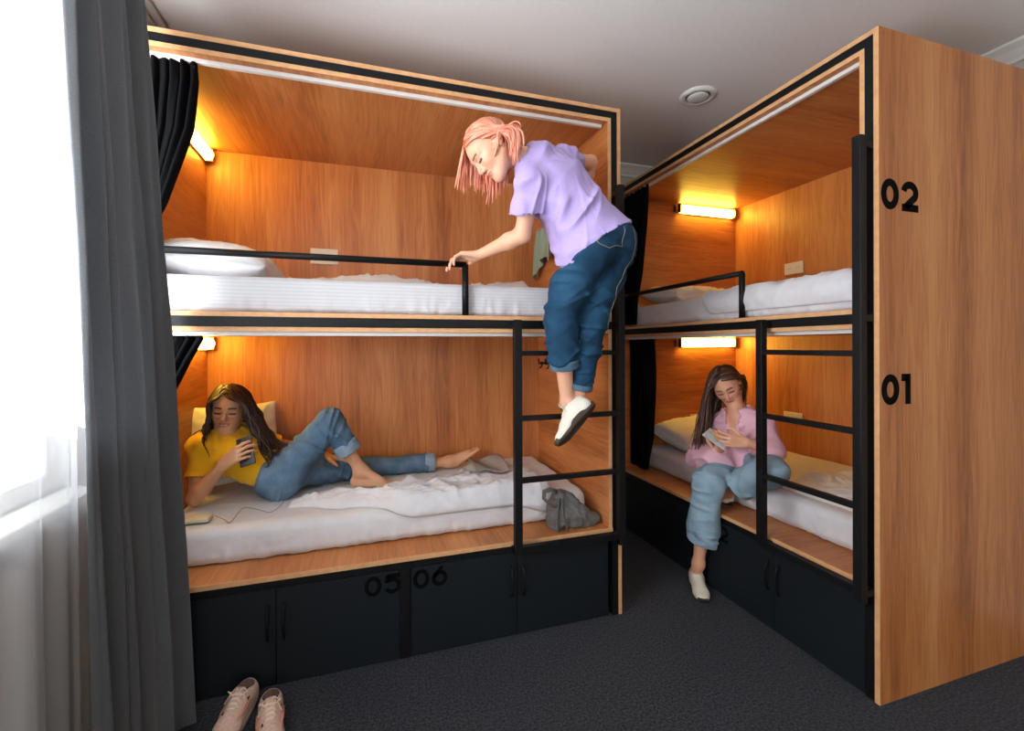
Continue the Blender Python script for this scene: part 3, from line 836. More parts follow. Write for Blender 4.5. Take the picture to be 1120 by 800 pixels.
MB().tube([(-.08, -.046, .16), (-.095, -.056, .11), (-.10, -.062, .05), (-.095, -.066, .012)], .013, 8, flat=.3).build('strap', M['bag'], t)
MB().tube([(-.07, -.046, .15), (-.07, -.060, .09), (-.058, -.066, .04), (-.05, -.070, .010)], .010, 8, flat=.3).build('strap', M['bag'], t)

M['towel'] = noisy('sage_cloth', srgb(132, 146, 128), srgb(146, 158, 140), 250, .92, .3, .001)
def towel_fn(u, t):
    z = 2.06 - t * (.26 - .06 * np.sin(u * PI * 1.3 + .4)); y = .62 + (.30 - .05 * (1 - t)) * u
    x = 1.985 + .0 * u - .010 - .014 * np.sin(u * 15 + t * 2) - .008 * np.sin(u * 31) - .012 * t
    return np.stack([x, y, z], 1)
curtain('hand_towel', towel_fn, 60, 40, M['towel'], .004, 'sage green towel hanging inside the upper left berth behind the climbing woman', 'towel', None, ML)
t = empty('towel_hook', loc=(2.004, .76, 2.06), mat=ML); tag(t, 'small hook holding the sage green towel', 'hook')
MB().box(-.006, 0, -.02, .02, -.02, .02, .002).tube([(-.004, 0, 0), (-.022, 0, 0), (-.03, 0, .012)], .005, 8).build('hook_body', M['black'], t)

M['cloth'] = noisy('taupe_cloth', srgb(142, 130, 122), srgb(154, 142, 134), 200, .9, .3, .001)
def cloth_fn(u, t):
    x = 1.440 + .19 * u; y = .40 + .19 * t
    z = .650 + .012 * np.sin(u * 6 + t * 3) - .012 * (1 - t) + .014 * t
    return np.stack([x, y, z], 1)
curtain('folded_cloth', cloth_fn, 30, 30, M['cloth'], .010, 'taupe folded cloth lying beside the bare foot on the lower bed', 'cloth', None, ML)

M['mint'] = mat('mint_plastic', srgb(150, 178, 158), .4); M['cream'] = mat('cream_plastic', srgb(206, 196, 170), .4)
M['cable'] = mat('beige_cable', srgb(150, 128, 110), .5)
t = empty('power_bank', loc=(.225, .26, .582), mat=ML @ Matrix.Rotation(0, 4, 'Z')); tag(t, 'cream power bank with a mint edge on the sheet by the woman in yellow', 'power bank')
MB().box(-.048, .048, -.034, .034, 0, .018, .006).build('case', M['cream'], t)
MB().box(-.044, .044, .030, .042, .003, .016, .004).build('mint_edge', M['mint'], t)
def cable(name, pts, label):
    P = [Vector(p) for p in pts]; out = []
    for i in range(len(P) - 1):
        p0, p1, p2, p3 = P[max(i - 1, 0)], P[i], P[i + 1], P[min(i + 2, len(P) - 1)]
        for s in range(8):
            q = s / 8; out.append(.5 * ((2 * p1) + (-p0 + p2) * q + (2 * p0 - 5 * p1 + 4 * p2 - p3) * q * q + (-p0 + 3 * p1 - 3 * p2 + p3) * q ** 3))
    out.append(P[-1])
    return tag(MB().tube(out, .0016, 8).build(name, M['cable']), label, 'cable')

# ------------------------------------------------------------------ shoes
def shoe_parts(t, Lh=.26, c_up=None, c_sole=None, c_lace=None, lacing=True, frame=None, toe_cap=None, inner=None, open_top=True, stretch=1.0):
    """shoe in local frame: +x toe, z up, sole at z=0, heel at x=-.5*L; returns parts under t with transform `frame`"""
    fr = frame or Matrix.Identity(4)
    s = Lh / .27
    g = [dict(p=[el((-.088, 0, .048), (.046, .034, .046), None, .02), ec((-.08, 0, .03), (.045, .002, .028), (0, 1, 0), (.034, .034), (.043, .028), .03),
                 el((.078, .003, .025), (.052, .042, .026), None, .03), rc((-.085, 0, .066), (-.045, 0, .068), .034, .032, .02),
                 rc((-.045, 0, .066), (.03, 0, .046), .032, .027, .03)])]
    subs = []
    if open_top:
        subs = [rc((-.082, 0, .115), (-.045, 0, .115), .030, .028, .004), rc((-.082, 0, .085), (-.045, 0, .08), .0275, .0255, .004), rc((-.08, 0, .055), (-.035, 0, .045), .026, .024, .004)]
    subs.append(bx((0, 0, -.05), (.2, .1, .062), None, .001, .002))
    V, F = surface(g, subs, cell=.0028)
    V = V * s
    T = lambda A: np.array([list(fr @ Vector(v)) for v in A])
    up = soft_mesh('shoe_upper', T(V), F, c_up, t)
    if open_top:
        up.data.materials.append(M['lining'])
        cf = V[F].mean(1) / s; ins_ = np.minimum.reduce([pdist(q, cf) for q in subs[:3]]) < .0016
        up.data.polygons.foreach_set('material_index', ins_.astype(np.int32))
    # sole
    out = []
    for k in range(48):
        a = 2 * PI * k / 48; x = math.cos(a); y = math.sin(a)
        wx = .134 * x; wy = (.040 + .007 * x) * (abs(y) ** .8) * (1 if y > 0 else -1)
        out.append((wx * s, (wy + .002) * s))
    so = MB(); rings = []
    for (z, k) in ((0, .94), (.004, 1.0), (.020, 1.03), (.026, 1.0)):
        rings.append([so.bm.verts.new(fr @ Vector((x * k, y * k, (z + (.014 * max(0, (x / s - .07) / .06)) ** 1.0 * (.6 if z < .01 else .5)) * s))) for x, y in out])
    for a, b in zip(rings, rings[1:]):
        for k in range(48):
            f = so.bm.faces.new((a[k], a[(k + 1) % 48], b[(k + 1) % 48], b[k])); f.smooth = True
    so.bm.faces.new(rings[0][::-1]); so.bm.faces.new(rings[-1])
    so.build('shoe_sole', c_sole, t)
    if lacing:
        lc = MB()
        for i in range(6):
            x = (-.022 + i * .014); zt = .0965 - .0046 * i - (.0009 * i * i)
            w = .020
            for sgn in (-1, 1):
                lc.tube([fr @ Vector(((x + sgn * -.005) * s, -w * s, (zt - .012) * s)), fr @ Vector((x * s, -w * .4 * s, (zt + .002) * s)), fr @ Vector((x * s, w * .4 * s, (zt + .002) * s)), fr @ Vector(((x + sgn * .005) * s, w * s, (zt - .012) * s))], .0042 * s, 6)
        for sgn in (-1, 1):
            bow = [fr @ Vector(((-.03 - .012 * math.sin(a)) * s, sgn * (.004 + .020 * (1 - math.cos(a)) * .8) * s, (.100 + .008 * math.sin(a * 2)) * s)) for a in [i * PI / 6 for i in range(13)]]
            lc.tube(bow, .0022 * s, 6)
            lc.tube([fr @ Vector((-.03 * s, 0, .099 * s)), fr @ Vector((-.02 * s, sgn * .025 * s, .096 * s)), fr @ Vector((-.005 * s, sgn * .038 * s, .075 * s))], .0022 * s, 6)
        lc.build('shoelace', c_lace, t)
        ins = MB(); ins.tube([fr @ Vector((-.105 * s, 0, .040 * s)), fr @ Vector((-.08 * s, 0, .046 * s)), fr @ Vector((-.03 * s, 0, .048 * s))], [.008 * s, .018 * s, .018 * s], 12, flat=1.1)
        ins.build('insole', M['insole'], t)  # dark filler added as shade inside the shoe opening
        tg = MB()
        tg.tube([fr @ Vector((-.048 * s, 0, .104 * s)), fr @ Vector((-.02 * s, 0, .092 * s)), fr @ Vector((.04 * s, 0, .066 * s))], [.017 * s, .020 * s, .016 * s], 12, flat=.28, up0=(fr.to_3x3() @ Vector((0, 1, 0))))
        tg.build('tongue', c_up if toe_cap is None else toe_cap, t)
M['lining'] = mat('shoe_lining', srgb(120, 92, 78), .9)
M['insole'] = mat('shadowy_lining', srgb(48, 36, 30), .95)  # dark colour stands for the shade inside the shoe
M['sneaker'] = noisy('pink_beige_mesh', srgb(196, 162, 144), srgb(212, 182, 166), 140, .8, .3, .001)
M['sneaker_s'] = mat('cream_rubber', srgb(206, 182, 160), .6); M['lace'] = mat('cream_lace', srgb(226, 204, 180), .7)
M['patch'] = mat('rose_suede', srgb(190, 132, 112), .8)
def sneaker(x, y, rz, label, seed):
    t = empty('sneaker', loc=(x, y, 0), mat=None); t.matrix_world = Matrix.Translation((x, y, .0015)) @ Matrix.Rotation(rz, 4, 'Z')
    tag(t, label, 'sneaker', 'pair of pink beige sneakers')
    shoe_parts(t, .255, M['sneaker'], M['sneaker_s'], M['lace'], toe_cap=M['sneaker'])
    for (px, py, pz) in ((-.03, .031, .071), (.028, -.022, .060)):
        MB().box(px - .006, px + .006, py - .002, py + .004, pz - .005, pz + .006, .001).build('lace_eyelet', M['hole'], t)
    for sg in (-1, 1):
        m = MB()
        pts = [(.045, sg * .026, .046), (.01, sg * .034, .054), (-.03, sg * .0365, .062)]
        m.tube(pts, [.010, .013, .010], 8, flat=.35); m.build('side_patch', M['patch'], t)
sneaker(-.438, 1.775, math.radians(-105), 'pink beige sneaker on the left of the pair, nearest the drape', 1)
sneaker(-.312, 1.690, math.radians(-82), 'pink beige sneaker on the right of the pair, its toe cut by the photo edge', 2)
# ------------------------------------------------------------------ people
def unit(v): return nrm(v)
def basis(fwd, up):
    y = unit(fwd); z = V3(up) - y * (V3(up) @ y); z = unit(z); x = np.cross(y, z)
    return np.stack([x, y, z], 1)            # columns: her right, forward, up
def head_prims(c, Rh, s):
    c = V3(c); T = lambda *p: c + Rh @ (V3(p) * s)
    E_ = lambda p, r, k: ('el', T(*p), V3(r) * s, Rh, None, k * s)
    r_ = lambda a, b, r1, r2, k: ('rc', T(*a), T(*b), r1 * s, r2 * s, k * s)
    P = [E_((0, -.012, .036), (.073, .092, .076), .02), E_((0, .026, -.022), (.057, .058, .078), .035),
         r_((0, .062, -.089), (0, .058, -.08), .0175, .02, .022),
         r_((-.05, .0, -.045), (-.018, .056, -.088), .016, .014, .03), r_((.05, .0, -.045), (.018, .056, -.088), .016, .014, .03),
         r_((-.036, .055, -.022), (-.045, .04, -.01), .022, .02, .02), r_((.036, .055, -.022), (.045, .04, -.01), .022, .02, .02),
         r_((-.012, .078, .022), (-.042, .064, .02), .011, .010, .014), r_((.012, .078, .022), (.042, .064, .02), .011, .010, .014),
         r_((0, .078, .012), (0, .0975, -.026), .0075, .0095, .010), r_((0, .0975, -.027), (0, .096, -.031), .0095, .009, .006),
         r_((-.010, .086, -.034), (-.011, .085, -.033), .0075, .0075, .006), r_((.010, .086, -.034), (.011, .085, -.033), .0075, .0075, .006)]
    carve = [('el', T(-.031, .092, .002), V3(.016, .016, .011) * s, Rh, None, .012 * s), ('el', T(.031, .092, .002), V3(.016, .016, .011) * s, Rh, None, .012 * s)]
    P2 = [r_((-.022, .0705, .0), (-.040, .0655, .0), .0115, .0105, .004), r_((.022, .0705, .0), (.040, .0655, .0), .0115, .0105, .004),
          r_((-.017, .079, -.056), (0, .0865, -.053), .0045, .006, .006), r_((.017, .079, -.056), (0, .0865, -.053), .0045, .006, .006),
          r_((-.014, .079, -.062), (.014, .079, -.062), .0062, .0062, .006),
          E_((-.072, -.008, -.006), (.007, .016, .027), .008), E_((.072, -.008, -.006), (.007, .016, .027), .008)]
    return P, carve, P2
def hand_prims(w, d, n, s, curls, thumb=(.5, .6), sc=.93, spread=.10):
    """w wrist, d to the knuckles, n the way the palm faces, s towards the thumb; curls: per finger (a1,a2,a3) radians"""
    w = V3(w); d = unit(d); n = V3(n) - d * (V3(n) @ d); n = unit(n); s_ = np.cross(n, d); s = s_ if s_ @ V3(s) > 0 else -s_
    P = []; kn = []
    for i, (l, o) in enumerate(((.086, .028), (.090, .0095), (.085, -.0095), (.076, -.027))):
        k_ = w + (d * l + s * o - n * .002 * abs(i - 1.5)) * sc; kn.append(k_)
        P.append(rc(w + (s * o * .62) * sc, k_, .0135 * sc, .0105 * sc, .012))
    P.append(rc(w + d * .02 * sc + s * .018 * sc + n * .008, w + d * .055 * sc + s * .012 * sc + n * .006, .016 * sc, .012 * sc, .012))
    L_ = ((.042, .025, .020), (.047, .029, .021), (.043, .027, .021), (.034, .021, .018))
    R_l = ((.0092, .0082, .0075, .0062), (.0094, .0084, .0076, .0064), (.009, .008, .0072, .006), (.0082, .0072, .0064, .0054))
    tips = []
    for i in range(4):
        p = kn[i]; a = 0; sp_ = s * spread * (1.5 - i) * .8
        for j in range(3):
            a += curls[i][j]
            dr = unit((d + (sp_ if True else 0)) * math.cos(a) + n * math.sin(a))
            q = p + dr * L_[i][j] * sc
            P.append(rc(p, q, R_l[i][j] * sc, R_l[i][j + 1] * sc, .0035 if j or True else .01)); p = q
        tips.append(p)
    p = w + (d * .022 + s * .020 + n * .006) * sc
    dr = unit(d * .62 + s * .62 + n * .40 * thumb[0] * 2)
    for j, (l, r1, r2) in enumerate(((.040, .0125, .0105), (.032, .0102, .0090), (.026, .0090, .0068))):
        if j: dr = unit(dr + thumb[1] * (d * .55 - s * .35 + n * .25))
        q = p + dr * l * sc; P.append(rc(p, q, r1 * sc, r2 * sc, .006)); p = q
    tips.append(p)
    return P, tips, kn
def foot_prims(an, heel, toe, up, side, sc=.92):
    """bare foot; side: towards the big toe"""
    an, heel, toe = V3(an), V3(heel), V3(toe); d = unit(toe - heel); Lf = np.linalg.norm(toe - heel)
    u = V3(up) - d * (V3(up) @ d); u = unit(u); s = V3(side) - d * (V3(side) @ d) ; s = s - u * (s @ u); s = unit(s)
    P = [rc(an, heel + u * .010 + d * .012, .031 * sc, .026 * sc, .03), rc(an + d * .008, heel + d * Lf * .62 + u * .014, .030 * sc, .020 * sc, .03),
         ec(heel + d * .02, heel + d * Lf * .72, s, (.026, .020), (.040, .014), .02), rc(an - s * .02, an + s * .02, .018, .019, .02)]
    for i, (o, l, r) in enumerate(((.026, .27, .0115), (.008, .275, .0085), (-.006, .25, .008), (-.019, .22, .0075), (-.031, .18, .007))):
        b = heel + d * Lf * .70 + s * o * .9; P.append(rc(b, heel + d * Lf * (.72 + l) + s * o * 1.05 + u * .002, r * 1.1, r * .9, .004))
    return P
def arm_prims(sh, el_, wr, sc=1.):
    sh, el_, wr = V3(sh), V3(el_), V3(wr); m = el_ + (wr - el_) * .28
    return [rc(sh, el_, .043 * sc, .033 * sc, .03), rc(el_, m, .034 * sc, .035 * sc, .02), rc(m, wr, .034 * sc, .0225 * sc, .02)]
def leg_prims(hp, kn, an, sc=1.):
    hp, kn, an = V3(hp), V3(kn), V3(an); m = kn + (an - kn) * .3
    bk = unit(np.cross(np.cross(kn - hp, an - kn) + 1e-6, an - kn))
    return [rc(hp, kn, .078 * sc, .050 * sc, .04), rc(kn, m, .049 * sc, .050 * sc, .03), rc(m, an, .050 * sc, .031 * sc, .03)]
def torso_prims(J, e=0., sc=1., bust=True):
    """J: pelvis, waist, chest, neck, sp (pelvis side), sc_ (chest side), fr (front), hips, shoulders; e = ease of clothing"""
    P = [ec(J['pelvis'], J['waist'], J['sp'], (.135 * sc + e, .098 * sc + e), (.108 * sc + e, .080 * sc + e), .05),
         ec(J['waist'], J['chest'], J['sc'], (.108 * sc + e, .080 * sc + e), (.132 * sc + e, .098 * sc + e), .05),
         ec(J['chest'], V3(J['neck']) + (V3(J['chest']) - V3(J['neck'])) * .25, J['sc'], (.132 * sc + e, .098 * sc + e), (.085 * sc + e, .058 * sc + e), .05)]
    for h in J['sh']: P.append(rc(V3(J['neck']) + (V3(J['chest']) - V3(J['neck'])) * .18, h, .044 * sc + e, .044 * sc + e, .04))
    if bust:
        f = V3(J['fr']); s = unit(J['sc'])
        for g in (-1, 1): P.append(sp(V3(J['chest']) + f * .055 * sc + s * g * .058 * sc, .047 * sc + e, .03))
    return P
def skin_colour(V, base, hc, Rh, s, lips, brow, open_eye=False, smile=False, blush=.25):
    C = np.tile(V3(base[:3]), (len(V), 1))
    q = ((V - hc) @ Rh) / s; x, y, z = np.abs(q[:, 0]), q[:, 1], q[:, 2]
    f = (y > .045) & (y < .115)
    def mix(m, c, a=1.): 
        m = np.clip(m, 0, 1)[:, None] * a; return C * (1 - m) + V3(c[:3]) * m
    gauss = lambda cx, cz, rx, rz: np.exp(-(((x - cx) / rx) ** 2 + ((z - cz) / rz) ** 2))
    C = mix(f * gauss(.038, -.028, .018, .014), V3(base[:3]) * (1.05, .72, .68), blush)
    C = mix(f * gauss(.030, .0, .017, .008), V3(base[:3]) * (.72, .58, .52), .6)
    C = mix((f & (y > .055)) * np.clip(1.6 - np.abs((z - (.024 + .05 * (x - .030) * (x < .035) - .2 * np.clip(x - .035, 0, 1))) / .0038), 0, 1) * (x > .012) * (x < .046), brow, .95)
    C = mix((f & (y > .055)) * np.clip(1.6 - np.abs((z - (-.0045 + 6 * (x - .031) ** 2)) / .0032), 0, 1) * (x > .016) * (x < .046), (.008, .005, .004), 1.)
    lz = -.0575 + (.004 * (x / .02) ** 2 if smile else 0)
    C = mix(f * (y > .066) * np.clip(1.5 - np.abs((z - lz) / (.0085 - .006 * np.clip(x / .022, 0, 1))), 0, 1) * (x < .023), lips, .9)
    if smile: C = mix(f * (y > .066) * np.clip(1.3 - np.abs((z - lz) / .0028), 0, 1) * (x < .015), (.75, .70, .64), .95)
    else: C = mix(f * (y > .066) * np.clip(1.3 - np.abs((z - lz) / .0014), 0, 1) * (x < .019), V3(lips[:3]) * .4, .7)
    C = mix(f * (y > .08) * np.exp(-(((x - .0085) / .0035) ** 2 + ((z + .039) / .003) ** 2)), V3(base[:3]) * .35, .7)
    return C
def attr_mat(name, rough=.5, spec=.4, sss=0, bump_scale=0, sheen=0):
    m = mat(name, (.8, .8, .8, 1), rough, 0, spec, sheen); b = m.node_tree.nodes['Principled BSDF']
    a = N(m, 'ShaderNodeAttribute', attribute_name='tint'); L(m, a.outputs['Color'], b.inputs['Base Color'])
    if sss:
        b.inputs['Subsurface Weight'].default_value = sss; b.inputs['Subsurface Radius'].default_value = (1, .35, .2); b.inputs['Subsurface Scale'].default_value = .006
    if bump_scale:
        nz = noise_node(m, (1, 1, 1), bump_scale, 3); bump(m, nz.outputs['Fac'], .12, .001)
    return m
M['skin'] = attr_mat('skin', .48, .35, .12, 160)
M['hair'] = attr_mat('hair', .36, .5)
def cloth_mat(name, c, c2, scale=160, rough=.88, strength=.3, sheen=.12, fold=0):
    m = noisy(name, srgb(*c), srgb(*c2), scale, rough, strength, .001, detail=4, sheen=sheen)
    return m
def denim(name, c, fade, dark):
    m = mat(name, srgb(*c), .9, 0, .2)
    big = noise_node(m, (1, 1, 1), 7, 4, .6); thr = noise_node(m, (240, 240, 60), 3, 2, .6)
    a = N(m, 'ShaderNodeMath', operation='MULTIPLY_ADD'); a.inputs[1].default_value = .30; L(m, thr.outputs['Fac'], a.inputs[0])
    g = N(m, 'ShaderNodeMath', operation='MULTIPLY'); g.inputs[1].default_value = .7; L(m, big.outputs['Fac'], g.inputs[0]); L(m, g.outputs[0], a.inputs[2])
    r = ramp(m, [(.30, srgb(*dark)), (.50, srgb(*c)), (.74, srgb(*fade))]); L(m, a.outputs[0], r.inputs['Fac'])
    L(m, r.outputs['Color'], m.node_tree.nodes['Principled BSDF'].inputs['Base Color']); bump(m, thr.outputs['Fac'], .25, .001)
    return m
def wrinkle(V, F, axis, amp=.004, across=30, along=9, seed=0, amp2=.003, where=None):
    """folds running across `axis`"""
    a = unit(axis); b = unit(np.cross(a, (.3, .5, .8))); c = np.cross(a, b)
    q = np.stack([V @ a * across, V @ b * along, V @ c * along], 1) + seed * 7.7
    w = np.stack([gnoise(q * .45 + 3), gnoise(q * .45 + 9), gnoise(q * .45 + 15)], 1) * .55
    g_ = gnoise(q + w)
    r_ = np.exp(-(g_ / .22) ** 2) * np.clip(.5 + 1.6 * gnoise(V * 5 + seed * 3.1), 0, 1)
    d = amp * (r_ * 1.25 - .4) + amp2 * gnoise(V * 11 + seed)
    if where is not None: d = d * where(V)
    return displace(V, F, d)
def garment(name, parent, groups, material, subs=(), cell=.0038, wr=(), sm=2, gk=.012):
    V, F = surface(groups, subs, cell=cell, smooth_it=sm, gk=gk)
    for w in wr: V = wrinkle(V, F, **w)
    return soft_mesh(name, V, F, material, parent)
def tubes_mesh(paths, radii, cols, seg=6, flat=.55):
    VV, FF, CC = [], [], []; base = 0
    for P, r0, c in zip(paths, radii, cols):
        n = len(P); D = np.gradient(P, axis=0); D /= np.linalg.norm(D, axis=1)[:, None] + 1e-9
        up = np.cross(D[0], (.31, .52, .79)); up /= np.linalg.norm(up) + 1e-9; U = []
        for i in range(n):
            up = up - D[i] * (up @ D[i]); up /= np.linalg.norm(up) + 1e-9; U.append(up)
        U = np.array(U); Sd = np.cross(D, U)
        t = np.linspace(0, 1, n); r = r0 * (.55 + .45 * np.minimum(1, t * 6)) * np.clip(1.25 - t, .12, 1) ** .5 * (1 - .8 * np.clip((t - .9) / .1, 0, 1))
        for k in range(seg):
            a = 2 * PI * k / seg
            VV.append(P + U * (math.cos(a) * r)[:, None] if False else P + (U * math.cos(a) * flat + Sd * math.sin(a)) * r[:, None])
        idx = base + np.arange(seg * n).reshape(seg, n)
        nx = np.roll(idx, -1, axis=0)
        FF.append(np.stack([idx[:, :-1], nx[:, :-1], nx[:, 1:], idx[:, 1:]], -1).reshape(-1, 4))
        CC.append(np.tile(c, (seg * n, 1))); base += seg * n
    return np.concatenate(VV), np.concatenate(FF), np.concatenate(CC)
def hair_object(parent, hc, Rh, s, col, col2, n, length, part_x=0., gravity=(0, 0, -1), body=None, stiff=.8, seed=1, back_bias=.25, tuck=None, wave=0., clump=.0032, hairline=.048, face_top=.066, cap_r=.004, vol=.004):
    """strands grown from the scalp, combed from the parting and pulled down by gravity, sliding over head and body"""
    rs = np.random.RandomState(seed); sc_c = V3(0, -.012, .036); sc_r = V3(.073, .092, .076) + vol
    g = V3(gravity); paths = []; rad = []; cols = []
    cen = [pdist_p for pdist_p in (body or [])]
    while len(paths) < n:
        v = rs.normal(size=3); v /= np.linalg.norm(v)
        p = sc_c + v * sc_r * .99
        if p[1] > hairline - .02 * abs(p[0]) / .07 and p[2] < .078: continue             # forehead and face stay bare
        if p[2] < -.03: continue
        if abs(p[0]) > .055 and p[1] > .01 and p[2] < .03: continue
        sd = 1 if p[0] > part_x else -1
        dloc = V3(sd * (.9 - .3 * abs(v[0])), -back_bias - .35 * max(0, v[1]), -.3 - .9 * abs(v[0]))
        if tuck and tuck(p): dloc = V3(sd * .1, -1., -.35)
        Lh = length(p, rs) if callable(length) else length * (.85 + .25 * rs.rand())
        ways = [V3(sd * .079, -.034 - .008 * abs(rs.normal()), .012 + .006 * rs.normal()), V3(sd * .068, -.082, -.030) + rs.normal(size=3) * (.012, .012, .014)] if (tuck and tuck(p)) else []
        d = unit(Rh @ dloc); P = V3(hc) + Rh @ (p * s); out = [P]
        step = .010; ns = max(5, int(Lh / step)); ph = rs.rand() * 6.28; jit = rs.normal(size=3) * .02
        for i in range(ns):
            st = stiff * (1 - i / ns) ** .5
            if ways:
                tw = V3(hc) + Rh @ (ways[0] * s) - P
                if np.linalg.norm(tw) < .024: ways.pop(0)
                d = unit(d * .5 + unit(tw) * .8 + jit)
            else:
                d = unit(d * (st + .35) + g * (1 - st * .7) * .55 + jit)
            P = P + d * step
            # stay outside the skull
            q = (Rh.T @ (P - hc)) / s
            for cc, rr in ((sc_c, sc_r), (V3(0, .026, -.022), V3(.062, .063, .082))):
                e = (q - cc) / rr; k_ = np.linalg.norm(e)
                if k_ < 1.0:
                    q = cc + (q - cc) / k_ * (1.0 + .02 * rs.rand())
            if q[1] > .02 and -.12 < q[2] < face_top and abs(q[0]) < .064:
                q[0] += (sd * .067 - q[0]) * .75
            P = V3(hc) + Rh @ (q * s)
            if cen:
                for pr in cen:
                    dd = pdist(pr, P[None])[0]
                    if dd < .009:
                        gr = V3([pdist(pr, (P + dv)[None])[0] - dd for dv in np.eye(3) * 1e-3]); P = P + unit(gr) * (.009 - dd)
            d = unit(P - out[-1]); out.append(P)
        out = np.array(out)
        if wave:
            t = np.arange(len(out)) / len(out)
            out = out + (np.sin(np.arange(len(out)) * .55 + ph)[:, None] * rs.normal(size=3) * wave * t[:, None])
        for _ in range(2): out[1:-1] = (out[:-2] + out[1:-1] * 2 + out[2:]) / 4
        paths.append(out); rad.append(clump * (.75 + .6 * rs.rand()))
        m = rs.rand() ** 1.3; cols.append(V3(col[:3]) * (1 - m) + V3(col2[:3]) * m)
    V, F, C = tubes_mesh(paths, rad, cols)
    T = lambda p: V3(hc) + Rh @ (V3(p) * s)
    cr = (V3(.073, .092, .076) + cap_r) * s
    Vc, Fc = surface([dict(p=[('el', T(sc_c), cr, Rh, None, .01)], cut=[pl(T((0, hairline - .004, .068)), Rh @ V3(0, .80, -.60)), pl(T((0, -.01, -.042)), Rh @ V3(0, .15, -1.))])], cell=.004)
    return_F = np.concatenate([F, Fc + len(V)]); V = np.concatenate([V, Vc]); C = np.concatenate([C, np.tile(V3(col[:3]) * .75, (len(Vc), 1))])
    me = me_from('hair', V, return_F, True); add_colour(me, C)
    return link('hair', me, M['hair'], parent)
def stitch(ob, pts, m, parent):
    from mathutils.bvhtree import BVHTree
    me = ob.data; bv = BVHTree.FromPolygons([v.co for v in me.vertices], [tuple(p.vertices) for p in me.polygons])
    out = []
    for a, b in zip(pts, pts[1:]):
        for i in range(7):
            q = Vector(a).lerp(Vector(b), i / 6); h = bv.find_nearest(q)
            out.append(h[0] + h[1] * .0006)
    return MB().tube(out, .0016, 6).build('seam', m, parent)
def body_object(parent, groups, subs, base, hc, Rh, s, lips, brow, nails=None, tips=(), cell=.0026, **kw):
    V, F = surface(groups, subs, cell=cell, smooth_it=2, gk=.0)
    me = me_from('body', V, F, True)
    C = skin_colour(V, base, hc, Rh, s, lips, brow, **kw)
    if nails is not None:
        for t_ in tips:
            m = np.linalg.norm(V - t_, axis=1) < .0085; C[m] = C[m] * .3 + V3(nails[:3]) * .7
    add_colour(me, C)
    return link('body', me, M['skin'], parent)
